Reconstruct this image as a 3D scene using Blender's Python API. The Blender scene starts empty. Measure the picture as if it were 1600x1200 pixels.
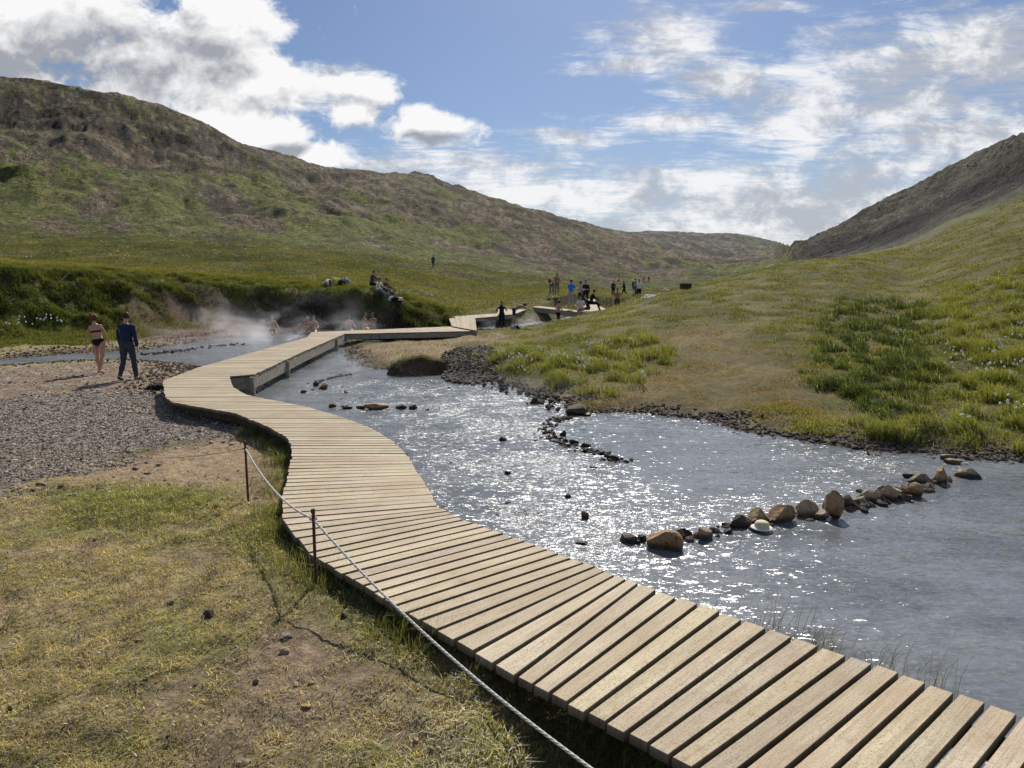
import bpy, bmesh, math, random
import numpy as np
from mathutils import Vector, Matrix
random.seed(7); RNG = np.random.default_rng(7)
S = bpy.context.scene; C = S.collection
R = math.radians
# ---------------------------------------------------------------- camera model
F, CX, CY, YH, CAMZ = 1080.0, 800.0, 600.0, 440.0, 2.3
PIT = math.atan((CY - YH) / F)
cp, sp = math.cos(PIT), math.sin(PIT)
def ray(px, py):
    a = (px - CX) / F; b = -(py - CY) / F
    return a, cp + b * sp, -sp + b * cp
def P(px, py, z=0.0):                     # point seen at a pixel, at height z
    a, y, w = ray(px, py); t = (z - CAMZ) / w
    return (a * t, y * t, z)
def PD(px, py, Y):                        # point seen at a pixel, at distance Y
    a, y, w = ray(px, py); t = Y / y
    return (a * t, Y, CAMZ + w * t)
cam_d = bpy.data.cameras.new('camera'); cam = bpy.data.objects.new('camera', cam_d); C.objects.link(cam)
cam.location = (0, 0, CAMZ); cam.rotation_euler = (math.pi / 2 - PIT, 0, 0)
cam_d.sensor_width = 36; cam_d.lens = 36 * F / 1600; cam_d.clip_end = 6000; cam_d.clip_start = .05
S.camera = cam
# ---------------------------------------------------------------- numpy noise
def _h(ix, iy, s):
    h = (ix.astype(np.int64) * 374761393 + iy.astype(np.int64) * 668265263 + s * 2147483647 + 1013904223) & 0xffffffff
    h = ((h ^ (h >> 13)) * 1274126177) & 0xffffffff
    h = ((h ^ (h >> 16)) * 2246822519) & 0xffffffff
    return (h ^ (h >> 15)) & 0xffffffff
def gn(x, y, s=0):
    x = np.asarray(x, float); y = np.asarray(y, float)
    ix = np.floor(x); iy = np.floor(y); fx = x - ix; fy = y - iy
    def g(ox, oy):
        a = _h(ix + ox, iy + oy, s) * (2 * math.pi / 4294967296.0)
        return np.cos(a) * (fx - ox) + np.sin(a) * (fy - oy)
    ux = fx * fx * fx * (fx * (fx * 6 - 15) + 10); uy = fy * fy * fy * (fy * (fy * 6 - 15) + 10)
    a = g(0, 0) * (1 - ux) + g(1, 0) * ux; b = g(0, 1) * (1 - ux) + g(1, 1) * ux
    return (a * (1 - uy) + b * uy) * 1.5
def fbm(x, y, o=4, s=0, g=.5):
    t = 0; a = 1; n = 0
    for i in range(o):
        t = t + a * gn(x * 2 ** i + 17.3 * i, y * 2 ** i - 9.1 * i, s + i); n += a; a *= g
    return t / n
def sm(a, b, x):
    t = np.clip((x - a) / (b - a), 0, 1); return t * t * (3 - 2 * t)
def sdist(poly, x, y):                    # signed distance to polygon, negative inside
    poly = np.array([(p[0], p[1]) for p in poly], float)
    d = np.full(np.shape(x), 1e9); ins = np.zeros(np.shape(x), bool)
    for i in range(len(poly)):
        ax, ay = poly[i]; bx, by = poly[(i + 1) % len(poly)]
        ex, ey = bx - ax, by - ay; wx = x - ax; wy = y - ay
        t = np.clip((wx * ex + wy * ey) / (ex * ex + ey * ey + 1e-12), 0, 1)
        d = np.minimum(d, (wx - ex * t) ** 2 + (wy - ey * t) ** 2)
        c = ((ay > y) != (by > y)) & (x < ex * (y - ay) / (ey if abs(ey) > 1e-12 else 1e-12) + ax)
        ins ^= c
    d = np.sqrt(d); return np.where(ins, -d, d)
def pchip(xs, ys, q):                     # xs increasing 1d, ys 1d, q any
    xs = np.array(xs, float); ys = np.array(ys, float)
    h = np.diff(xs); dl = np.diff(ys) / h; m = np.zeros(len(xs))
    for i in range(1, len(xs) - 1):
        if dl[i - 1] * dl[i] > 0:
            w1 = 2 * h[i] + h[i - 1]; w2 = h[i] + 2 * h[i - 1]
            m[i] = (w1 + w2) / (w1 / dl[i - 1] + w2 / dl[i])
    m[0] = dl[0]; m[-1] = dl[-1]
    k = np.clip(np.searchsorted(xs, q) - 1, 0, len(xs) - 2)
    t = (q - xs[k]) / h[k]; t2 = t * t; t3 = t2 * t
    return (2*t3-3*t2+1)*ys[k] + (t3-2*t2+t)*h[k]*m[k] + (-2*t3+3*t2)*ys[k+1] + (t3-t2)*h[k]*m[k+1]
# ---------------------------------------------------------------- terrain control table
# each column: image column, then rows k0..k10 as (distance, pixel row) or (distance, None, height)
N = None
COLS = [
 (-600, [(1,N,-.3),(20,N,-.3),(24,N,-.35),(26,N,-.3),(29,N,2.9),(55,N,5.0),(80,360),(120,290),(190,190),(240,120),(280,80)]),
 (0,    [(1,N,-.3),(18,N,-.3),(27,N,-.4),(30,N,-.2),(35,433),(60,405),(90,375),(140,320),(210,240),(260,180),(310,127)]),
 (150,  [(1,N,-.3),(19,N,-.3),(29,N,-.4),(33,N,-.2),(38,438),(62,408),(95,378),(150,330),(220,255),(265,195),(310,149)]),
 (300,  [(1,N,-.3),(20,N,-.3),(33,N,-.45),(38.5,N,0),(41.5,447),(65,415),(100,380),(160,340),(240,280),(280,222),(320,187)]),
 (420,  [(1,N,-.3),(22,N,-.3),(38,N,-.5),(41,N,-.4),(44,453),(67,420),(100,385),(165,345),(240,305),(290,268),(330,243)]),
 (520,  [(1,N,-.3),(24,N,-.3),(38,N,-.5),(41,N,-.45),(43.5,458),(68,425),(105,392),(170,350),(250,320),(310,288),(360,265)]),
 (600,  [(1,N,-.3),(24,N,-.3),(38,N,-.5),(40.8,N,-.45),(43,468),(68,434),(110,400),(180,362),(260,325),(330,290),(390,273)]),
 (660,  [(1,N,-.3),(24,N,-.25),(37,N,-.4),(40,N,-.35),(44,486),(70,444),(115,407),(190,372),(280,330),(350,296),(410,276)]),
 (720,  [(1,N,-.3),(24,N,-.2),(34,N,-.3),(39,N,-.3),(47,491),(75,452),(120,413),(200,379),(300,341),(375,308),(435,296)]),
 (780,  [(1,N,-.4),(22,N,-.1),(33,N,-.15),(42,N,-.5),(53,482),(80,455),(125,420),(210,387),(320,353),(400,328),(465,318)]),
 (860,  [(1,N,-.5),(20,N,-.2),(37,507),(46,N,-.55),(58,470),(90,447),(130,428),(230,400),(350,370),(450,350),(540,337)]),
 (960,  [(1,N,-.6),(17,N,-.4),(42,482),(50,N,-.3),(64,465),(95,457),(135,446),(240,418),(380,392),(520,376),(700,363)]),
 (1040, [(1,N,-.6),(15.5,N,-.4),(46,460),(56,N,.1),(80,460),(110,453),(145,441),(250,428),(420,408),(600,392),(900,364)]),
 (1130, [(1,N,-.6),(15,N,-.4),(54,437),(70,N,1.2),(90,N,1.6),(115,N,2.2),(150,N,3),(260,432),(480,418),(700,398),(1000,367)]),
 (1200, [(1,N,-.6),(14,N,-.4),(62,420),(80,N,2.6),(100,N,3.2),(125,N,4),(160,N,5),(280,423),(520,410),(750,394),(1000,377)]),
 (1240, [(1,N,-.6),(13.5,N,-.4),(66,414),(84,N,3.2),(102,N,4.2),(120,N,5.2),(150,411),(175,404),(195,398),(208,392),(220,387)]),
 (1300, [(1,N,-.6),(13,N,-.4),(70,406),(85,N,4.2),(100,N,5.4),(120,404),(140,395),(160,383),(180,372),(198,362),(215,355)]),
 (1400, [(1,N,-.6),(12.2,N,-.4),(72,396),(84,390),(95,386),(108,381),(125,368),(145,348),(165,330),(185,315),(200,305)]),
 (1500, [(1,N,-.6),(11.6,N,-.4),(55,388),(70,366),(85,346),(100,333),(120,312),(140,292),(160,273),(175,261),(190,250)]),
 (1600, [(1,N,-.6),(11,N,-.4),(45,380),(58,348),(72,320),(86,300),(105,275),(130,248),(150,225),(165,210),(180,197)]),
 (2000, [(1,N,-.6),(10,N,-.4),(38,340),(48,290),(58,250),(70,215),(88,180),(106,140),(125,100),(140,75),(155,55)]),
 (2600, [(1,N,-.6),(9,N,-.3),(30,300),(40,250),(50,210),(60,180),(80,130),(95,90),(110,50),(125,30),(140,10)]),
]
K = 11
cu, cY, cz = [], [], []
for px, rows in COLS:
    ys, zs = [], []
    for r in rows:
        if len(r) == 3: ys.append(r[0]); zs.append(r[2])
        else: ys.append(r[0]); zs.append(PD(px, r[1], r[0])[2])
    cu.append((px - CX) / F / (cp + (CY - 420) / F * sp)); cY.append(ys); cz.append(zs)
cu = np.array(cu); cY = np.array(cY, float); cz = np.array(cz, float)
NU, NY = 1000, 660
U = np.concatenate([np.linspace(-2.2, -.86, 60, endpoint=False), np.linspace(-.86, .86, NU - 120, endpoint=False), np.linspace(.86, 2.2, 60)])
YV = np.exp(np.linspace(math.log(1.0), math.log(1400.0), NY))
Uq = np.clip(U, cu[0], cu[-1])
LY = np.stack([pchip(cu, cY[:, k], Uq) for k in range(K)]); LZ = np.stack([pchip(cu, cz[:, k], Uq) for k in range(K)])
Z0 = np.zeros((NU, NY)); LAY = np.zeros((NU, NY))
for i in range(NU):
    ly = np.maximum.accumulate(LY[:, i] + np.arange(K) * 1e-3); lz = LZ[:, i]
    ly2 = np.append(ly, [ly[-1] * 1.15, ly[-1] * 1.6, 3000]); lz2 = np.append(lz, [lz[-1] * .97 , lz[-1] * .55, lz[-1] * .3])
    Z0[i] = pchip(ly2, lz2, YV); LAY[i] = np.interp(YV, ly2, np.arange(len(ly2)))
GX = U[:, None] * YV[None, :]; GY = np.broadcast_to(YV[None, :], GX.shape).copy()
# ---------------------------------------------------------------- water outlines (from the photo, at the water level)
WZ = -.55
WP = [(1560,1330),(1340,1130),(1010,985),(850,912),(735,858),(660,812),(635,765),(610,720),(560,682),(450,655),(385,643),(335,625),(318,600),(318,580),
 (310,571),(227,564),(120,567),(0,575),(-250,598),(-600,640),(-600,612),(-250,580),(0,562),(110,553),(230,546),(330,530),(420,520),(500,516.5),(600,516),(690,515.5),
 (690,519),(600,522),(548,526),(535,540),(545,556),(560,572),(620,581),(650,587),(700,586),(770,598),(830,612),(880,628),(895,643),(940,645),(1000,646),(1100,657),
 (1150,670),(1250,690),(1330,700),(1450,712),(1600,722),(1900,745),(2600,1000),(2600,1400),(2200,1500)]
WPOLY = [P(x, y, WZ) for x, y in WP]
WPOLY += [(6.5, 1.2, 0), (3.6, 1.2, 0)]
FARW = [P(*p, -.5) for p in [(735,520),(800,517),(860,507),(915,497),(960,487),(925,485),(870,499),(800,508),(745,511)]]
FARW2 = [PD(x, y, d) for x, y, d in [(990,472,62),(1060,464,66),(1060,458,80),(1010,461,76)]]
def carve(z, x, y):
    wob = fbm(x * .9, y * .9, 3, 40) * .35
    d = sdist(WPOLY, x, y) + wob * sm(.0, 6, y)
    bed = WZ - .04 - .35 * sm(0, 1.2, -d)
    land = WZ + .015 + .2 * sm(0, 1.5, d) + .03 * fbm(x * 3, y * 3, 2, 3)
    z = np.where(d < 0, bed, np.where(d < 2.2, z * sm(.3, 2.2, d) + land * (1 - sm(.3, 2.2, d)), z))
    d2 = sdist(FARW, x, y)
    z = np.where(d2 < 0, -.8, np.where(d2 < 1.5, np.maximum(np.minimum(z, -.48 + d2 * .5), -.5), z))
    return z, d, d2
rgh = sm(2.2, 4, LAY)
left = sm(-.15, -.35, -(-GX / GY))  # placeholder, overwritten
Z = Z0.copy(); ul = GX / GY
hill = sm(5.6, 7.2, LAY)
Rr = np.sqrt(GX ** 2 + GY ** 2)
# broad relief grows up the slopes
crs = .35 + .65 * np.clip(np.abs(LAY - 10) / 1.5, 0, 1)
Z += hill * (fbm(GX / 60, GY / 60, 5, 11) * 8 + (np.abs(fbm(GX / 34 + .4 * GY / 34, GY / 70, 5, 12)) - .18) * 12 + fbm(GX / 11, GY / 11, 4, 13) * 1.3) * sm(11.6, 9.4, LAY) * .6 * crs
rkc = sm(9.5, 9.9, LAY) * sm(10.25, 10.02, LAY) * sm(-.19, -.14, ul) * sm(.03, -.02, ul)
Z += rkc * (np.abs(fbm(GX / 13, GY / 20, 5, 135)) * 5.5)
tw = LAY * 1.5 + GX / GY * 2.2 + fbm(GX / 30, GY / 30, 4, 132) * 1.1; sw = tw - np.floor(tw)
Z += hill * (sm(0, .22, sw) - sw) * (1.2 + 1.6 * np.abs(fbm(GX / 40, GY / 40, 3, 133))) * 1.15 * sm(10.4, 9.6, LAY) * sm(7.0, 7.6, LAY) * sm(.4, .36, GX / GY)
Z += hill * fbm(GX / 4, GY / 4, 4, 131) * .55
Z += hill * sm(.38, .42, GX / GY) * fbm(GX / 8 + LAY, GY / 20, 5, 134) * 1.6 * sm(10.2, 9.6, LAY) * sm(12, 10.5, LAY)
Z += hill * fbm(GX / 25, GY / 25, 5, 55) * 1.6 * sm(9.2, 10, LAY) * sm(12, 10.5, LAY)
Z += sm(3.6, 5, LAY) * (1 - hill) * (fbm(GX / 14, GY / 14, 4, 14) * 1.0 + fbm(GX / 3.5, GY / 3.5, 3, 15) * .22)
# hummocks on the meadow and the banks
hum = sm(10, 15, GY) * (1 - hill)
Z += hum * (fbm(GX / 2.4, GY / 2.4, 4, 16) * .13 + np.abs(fbm(GX / 1.1, GY / 1.1, 3, 17)) * .07) * np.where(LAY < 2.0, np.where(GX > -.35*GY, 1.4, .35), 1.6)
# rocky cliff band below the left crest
ul = GX / GY
cb = sm(8.75, 8.95, LAY) * sm(9.9, 9.3, LAY) * sm(-.28, -.42, ul)
Z += sm(8.87, 8.97, LAY + .1 * fbm(GX / 25, GY / 25, 4, 19) + .03 * fbm(GX / 5, GY / 5, 3, 119)) * sm(11.0, 9.8, LAY) * sm(-.25, -.4, ul) * 1.7
Z += cb * fbm(GX / 9, GY / 9, 5, 18) * 1.2
# bank face: lumpy turf
bf = sm(2.9, 3.3, LAY) * sm(4.3, 3.9, LAY) * sm(-.02, -.1, ul)
Z += bf * (fbm(GX / 1.6, GY / 1.6, 4, 20) * .7 + fbm(GX / 4, GY / 4, 3, 21) * .6)
# near ground
Z += sm(16, 10, GY) * (fbm(GX * .8, GY * .8, 3, 22) * .05 + fbm(GX * 3, GY * 3, 4, 23) * .04 + fbm(GX * 9, GY * 9, 2, 24) * .012)
Z += sm(10.5, 6.5, GY) * sm(1.5, .3, ul * 2) * .15
Z, WD, WD2 = carve(Z, GX, GY)
gully = hill * sm(.62, .8, 1 - np.abs(fbm(GX / 40 + .5 * GY / 40, GY / 90, 3, 12)))
def H(x, y):
    x = np.asarray(x, float); y = np.asarray(y, float)
    u = x / y; iu = np.interp(u, U, np.arange(NU)); iy = np.interp(np.log(np.maximum(y, 1)), np.log(YV), np.arange(NY))
    a = np.clip(iu.astype(int), 0, NU - 2); b = np.clip(iy.astype(int), 0, NY - 2); fa = iu - a; fb = iy - b
    return (Z[a, b] * (1 - fa) + Z[a + 1, b] * fa) * (1 - fb) + (Z[a, b + 1] * (1 - fa) + Z[a + 1, b + 1] * fa) * fb
def GRID(A, x, y):
    u = x / y; iu = np.clip(np.round(np.interp(u, U, np.arange(NU))).astype(int), 0, NU - 1)
    iy = np.clip(np.round(np.interp(np.log(np.maximum(y, 1)), np.log(YV), np.arange(NY))).astype(int), 0, NY - 1)
    return A[iu, iy]
def hit(px, py, ymin=2.0, ymax=1200):     # where the sight line meets the ground
    a, y, w = ray(px, py)
    t = np.exp(np.linspace(math.log(ymin), math.log(ymax), 4000)); X = a / y * t; zz = CAMZ + w / y * t
    g = zz - H(X, t); k = np.argmax(g < 0)
    if not (g < 0).any(): k = len(t) - 1
    return (float(X[k]), float(t[k]), float(H(X[k], t[k])))
# ---------------------------------------------------------------- materials
def newmat(name):
    m = bpy.data.materials.new(name); m.use_nodes = True; nt = m.node_tree; nt.nodes.clear(); return m, nt
class G:                                   # tiny node helper
    def __init__(s, nt): s.nt = nt
    def n(s, t, **k):
        nd = s.nt.nodes.new(t)
        for a, b in k.items(): setattr(nd, a, b)
        return nd
    def lk(s, a, b): s.nt.links.new(a, b)
    def put(s, sock, v):
        if isinstance(v, bpy.types.NodeSocket): s.lk(v, sock)
        else: sock.default_value = v
    def math(s, op, a, b=0.0, c=0.0, clamp=False):
        nd = s.n('ShaderNodeMath', operation=op, use_clamp=clamp); s.put(nd.inputs[0], a); s.put(nd.inputs[1], b)
        if op in ('MULTIPLY_ADD', 'SMOOTH_MIN', 'SMOOTH_MAX'): s.put(nd.inputs[2], c)
        return nd.outputs[0]
    def noise(s, vec, scale, detail=4, rough=.5, dist=0.0, out='Fac'):
        nd = s.n('ShaderNodeTexNoise'); s.put(nd.inputs['Vector'], vec); nd.inputs['Scale'].default_value = scale
        nd.inputs['Detail'].default_value = detail; nd.inputs['Roughness'].default_value = rough; nd.inputs['Distortion'].default_value = dist
        return nd.outputs[out]
    def ramp(s, fac, a, b, lo=0.0, hi=1.0, interp='SMOOTHSTEP'):
        nd = s.n('ShaderNodeMapRange', interpolation_type=interp); s.put(nd.inputs[0], fac)
        for i, v in enumerate((a, b, lo, hi)): s.put(nd.inputs[i + 1], v)
        return nd.outputs[0]
    def mix(s, f, a, b, blend='MIX'):
        nd = s.n('ShaderNodeMix', data_type='RGBA', blend_type=blend); s.put(nd.inputs[0], f)
        s.put(nd.inputs[6], a if not isinstance(a, tuple) else (*a, 1)[:4]); s.put(nd.inputs[7], b if not isinstance(b, tuple) else (*b, 1)[:4]); return nd.outputs[2]
    def mapping(s, vec, scale=(1, 1, 1), rot=(0, 0, 0), loc=(0, 0, 0)):
        nd = s.n('ShaderNodeMapping'); s.lk(vec, nd.inputs[0]); nd.inputs['Scale'].default_value = scale; nd.inputs['Rotation'].default_value = rot; nd.inputs['Location'].default_value = loc
        return nd.outputs[0]
    def bump(s, h, dist, strength=1.0, normal=None):
        nd = s.n('ShaderNodeBump'); s.put(nd.inputs['Height'], h); s.put(nd.inputs['Distance'], dist); s.put(nd.inputs['Strength'], strength)
        if normal: s.lk(normal, nd.inputs['Normal'])
        return nd.outputs[0]
    def attr(s, name, out='Color'):
        nd = s.n('ShaderNodeAttribute', attribute_name=name); return nd.outputs[out]
    def pri(s, col, rough=.8, normal=None, **k):
        nd = s.n('ShaderNodeBsdfPrincipled'); s.put(nd.inputs['Base Color'], col if not isinstance(col, tuple) else (*col, 1)[:4]); s.put(nd.inputs['Roughness'], rough)
        nd.inputs['Specular IOR Level'].default_value = k.get('spec', .25)
        if normal: s.lk(normal, nd.inputs['Normal'])
        return nd
    def out(s, sh, vol=None):
        o = s.n('ShaderNodeOutputMaterial')
        if sh: s.lk(sh, o.inputs[0])
        if vol: s.lk(vol, o.inputs[1])
def simple(name, col, rough=.8, var=.25, scale=20, bump=0.0, spec=.25, metal=0.0):
    m, nt = newmat(name); g = G(nt); tc = g.n('ShaderNodeTexCoord').outputs['Object']
    nz = g.noise(tc, scale, 5, .6); c = g.mix(g.ramp(nz, .3, .7, 0, 1, 'LINEAR'), tuple(v * (1 - var) for v in col), tuple(min(1, v * (1 + var)) for v in col))
    nrm = g.bump(nz, bump) if bump else None
    b = g.pri(c, rough, nrm, spec=spec); b.inputs['Metallic'].default_value = metal; g.out(b.outputs[0]); return m
M = {}
def ground_mat():
    m, nt = newmat('ground'); g = G(nt); pos = g.n('ShaderNodeNewGeometry').outputs['Position']
    col = g.attr('Col'); gr = g.attr('Rgh', 'Fac'); hl = g.attr('Hill', 'Fac')
    n1 = g.noise(pos, 9, 6, .7); n2 = g.noise(pos, 55, 5, .75); n3 = g.noise(pos, .55, 7, .75); n4 = g.noise(pos, 2.4, 6, .75)
    near = g.math('MULTIPLY', g.ramp(n1, .3, .7, .5, 1.5, 'LINEAR'), g.ramp(n2, .3, .7, .5, 1.5, 'LINEAR'))
    n5_ = g.noise(pos, .13, 6, .7); far = g.math('MULTIPLY', g.math('MULTIPLY', g.ramp(n3, .34, .66, .5, 1.5, 'LINEAR'), g.ramp(n5_, .35, .65, .7, 1.3, 'LINEAR')), g.ramp(n4, .37, .63, .25, 1.75, 'LINEAR'))
    far = g.math('MULTIPLY', far, g.ramp(g.noise(pos, 1.1, 5, .7), .38, .45, .55, 1.06)); f = g.math('ADD', g.math('MULTIPLY', near, g.math('SUBTRACT', 1.0, hl)), g.math('MULTIPLY', far, hl))
    v = g.n('ShaderNodeVectorMath', operation='SCALE'); g.lk(col, v.inputs[0]); g.lk(f, v.inputs['Scale'])
    vo = g.n('ShaderNodeTexVoronoi'); g.lk(pos, vo.inputs['Vector']); vo.inputs['Scale'].default_value = 28
    b1 = g.bump(n2, g.math('MULTIPLY_ADD', gr, .012, .012), 1.0)
    b2 = g.bump(n1, .05, .9, b1)
    b3 = g.bump(g.math('ADD', n3, g.math('MULTIPLY', n4, .35)), g.math('MULTIPLY', hl, 2.8), 1.0, b2)
    g.out(g.pri(v.outputs[0], .92, b3, spec=.12).outputs[0]); return m
M['ground'] = ground_mat()
def grass_mat():
    m, nt = newmat('grass_blades'); g = G(nt); col = g.attr('Col')
    d = g.n('ShaderNodeBsdfDiffuse'); g.lk(col, d.inputs[0]); t = g.n('ShaderNodeBsdfTranslucent')
    g.lk(g.mix(1.0, col, (1.25, 1.15, .5, 1), 'MULTIPLY'), t.inputs[0])
    gl = g.n('ShaderNodeBsdfGlossy'); gl.inputs['Roughness'].default_value = .45; gl.inputs['Color'].default_value = (.9, .95, .9, 1)
    mx = g.n('ShaderNodeMixShader'); mx.inputs[0].default_value = .5; g.lk(d.outputs[0], mx.inputs[1]); g.lk(t.outputs[0], mx.inputs[2])
    mx2 = g.n('ShaderNodeMixShader'); mx2.inputs[0].default_value = .05; g.lk(mx.outputs[0], mx2.inputs[1]); g.lk(gl.outputs[0], mx2.inputs[2])
    g.out(mx2.outputs[0]); return m
M['grass'] = grass_mat()
def stones_mat():
    m, nt = newmat('stones'); g = G(nt); pos = g.n('ShaderNodeNewGeometry').outputs['Position']
    n = g.noise(pos, 40, 4, .7); c = g.mix(g.ramp(n, .3, .7, .6, 1.4, 'LINEAR'), (0, 0, 0), g.attr('Col'))
    g.out(g.pri(c, .85, g.bump(n, .01), spec=.2).outputs[0]); return m
M['stones'] = stones_mat()
def rock_mat(name, a, b, dark, sc=6, wet=True):
    m, nt = newmat(name); g = G(nt); tc = g.n('ShaderNodeTexCoord').outputs['Object']; pos = g.n('ShaderNodeNewGeometry').outputs['Position']
    n = g.noise(tc, sc, 8, .68, .4); n2 = g.noise(tc, sc * 5, 6, .7)
    c = g.mix(g.ramp(n, .36, .64), a, b); c = g.mix(g.ramp(n2, .5, .72, 0, .8), c, dark)
    rg = .8
    if wet:
        z = g.n('ShaderNodeSeparateXYZ'); g.lk(pos, z.inputs[0]); w = g.ramp(g.math('ADD', z.outputs[2], g.math('MULTIPLY', n2, .05)), WZ + .06, WZ + .12, 1, 0)
        c = g.mix(g.math('MULTIPLY', w, .8), c, (.018, .014, .011)); rg = g.ramp(w, 0, 1, .8, .25, 'LINEAR')
    g.out(g.pri(c, rg, g.bump(n2, .02, 1, g.bump(n, .05)), spec=.3).outputs[0]); return m
M['rock_orange'] = rock_mat('orange_rock', (.56, .35, .18), (.36, .19, .09), (.05, .028, .018))
M['rock_tan'] = rock_mat('tan_rock', (.62, .47, .29), (.42, .29, .17), (.1, .06, .04))
M['rock_dark'] = rock_mat('dark_rock', (.14, .1, .07), (.06, .045, .033), (.02, .016, .012))
M['rock_grey'] = rock_mat('grey_rock', (.36, .3, .21), (.2, .16, .12), (.07, .055, .04))
M['rock_yellow'] = rock_mat('yellow_rock', (.55, .4, .2), (.38, .25, .11), (.2, .12, .06))
def wood_mat(name, sil=False):
    m, nt = newmat(name); g = G(nt)
    uv = g.attr('Grain', 'Vector'); col = g.attr('Col')       # Grain: along board, across board, random per board
    v = g.mapping(uv, (1.6, 26, 5)); n = g.noise(v, 1.0, 7, .65, .6)
    v2 = g.mapping(uv, (3.5, 110, 9)); n2 = g.noise(v2, 1.0, 4, .6)
    sp_ = g.noise(g.mapping(uv, (90, 90, 7)), 1.0, 3, .7); big = g.noise(g.n('ShaderNodeNewGeometry').outputs['Position'], 1.3, 5, .6)
    c = g.mix(g.ramp(n, .3, .7, 0, 1, 'LINEAR'), (.45, .365, .245), (.67, .575, .41))
    c = g.mix(g.ramp(n2, .5, .75, 0, .4), c, (.16, .11, .07))
    c = g.mix(g.ramp(sp_, .52, .66, 0, .75), c, (.19, .12, .065))
    c = g.mix(g.ramp(sp_, .44, .28, 0, .5), c, (.62, .52, .38))
    c = g.mix(g.ramp(big, .42, .66, 0, .5), c, (.4, .29, .19)); st_ = g.noise(g.n('ShaderNodeNewGeometry').outputs['Position'], 6, 6, .7)
    c = g.mix(g.ramp(st_, .54, .72, 0, .45), c, (.24, .18, .125)); c = g.mix(g.ramp(st_, .46, .3, 0, .3), c, (.48, .44, .38))
    c = g.mix(1.0, c, col, 'MULTIPLY')
    h = g.math('ADD', g.math('MULTIPLY', n, .6), g.math('ADD', g.math('MULTIPLY', n2, .4), g.math('MULTIPLY', sp_, .5)))
    g.out(g.pri(c, .78, g.bump(h, .006, .9), spec=.25).outputs[0]); return m
M['wood'] = wood_mat('weathered_boards')
M['beam'] = simple('grey_beam', (.3, .265, .21), .85, .35, 9, .01)
def water_mat():
    m, nt = newmat('stream_water'); g = G(nt); pos = g.n('ShaderNodeNewGeometry').outputs['Position']; rf = g.attr('Riffle', 'Fac')
    def sl(scale, rot, ay, det, dist):      # a pair of slopes from two channels of noise
        nd = g.noise(g.mapping(pos, (1.0, ay, 1), (0, 0, rot)), scale, det, .6, dist, 'Color')
        v = g.n('ShaderNodeVectorMath', operation='SUBTRACT'); g.lk(nd, v.inputs[0]); v.inputs[1].default_value = (.5, .5, .5); return v.outputs[0]
    def scl(v, f):
        q = g.n('ShaderNodeVectorMath', operation='SCALE'); g.lk(v, q.inputs[0]); g.put(q.inputs['Scale'], f); return q.outputs[0]
    def add(a_, b_):
        q = g.n('ShaderNodeVectorMath', operation='ADD'); g.lk(a_, q.inputs[0]); g.lk(b_, q.inputs[1]); return q.outputs[0]
    sA, sB, sC = sl(5.5, .3, 2.4, 3, .8), sl(17, .5, 2.2, 3, .6), sl(60, -.4, 1.6, 3, .3)
    tot = add(add(scl(sA, g.math('MULTIPLY_ADD', rf, .3, 1.0)), scl(sB, g.math('MULTIPLY_ADD', rf, 1.3, 1.0))), scl(sC, g.math('MULTIPLY_ADD', rf, 1.6, .45)))
    fl = g.n('ShaderNodeVectorMath', operation='MULTIPLY'); g.lk(tot, fl.inputs[0]); fl.inputs[1].default_value = (1, 1, 0)
    gn_ = g.n('ShaderNodeNewGeometry').outputs['Normal']
    nm = g.n('ShaderNodeVectorMath', operation='NORMALIZE'); g.lk(add(gn_, fl.outputs[0]), nm.inputs[0]); nb = nm.outputs[0]
    b = g.noise(g.mapping(pos, (1.0, 1.35, 1), (0, 0, .6)), 15, 4, .6, .6); c = g.noise(g.mapping(pos, (1.2, 1, 1), (0, 0, -.5)), 42, 3, .6, .3)
    cl = g.noise(g.mapping(pos, (.5, 1.3, 1), (0, 0, .5)), 1.0, 5, .65)
    base = g.mix(g.ramp(cl, .35, .65), (.12, .128, .132), (.19, .2, .206))
    base = g.mix(g.math('MULTIPLY', rf, g.ramp(cl, .5, .7, 0, .5)), base, (.15, .14, .11))
    fo = g.ramp(g.math('ADD', g.math('MULTIPLY', c, .5), g.math('MULTIPLY', b, .5)), .56, .64); fo = g.math('MULTIPLY', fo, g.math('MULTIPLY', rf, .75))
    base = g.mix(fo, base, (.55, .57, .6))
    p = g.pri(base, g.math('MULTIPLY_ADD', rf, .06, .16), nb); p.inputs['IOR'].default_value = 1.33; p.inputs['Specular IOR Level'].default_value = 1.0
    g.out(p.outputs[0]); return m
M['water'] = water_mat()
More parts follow.
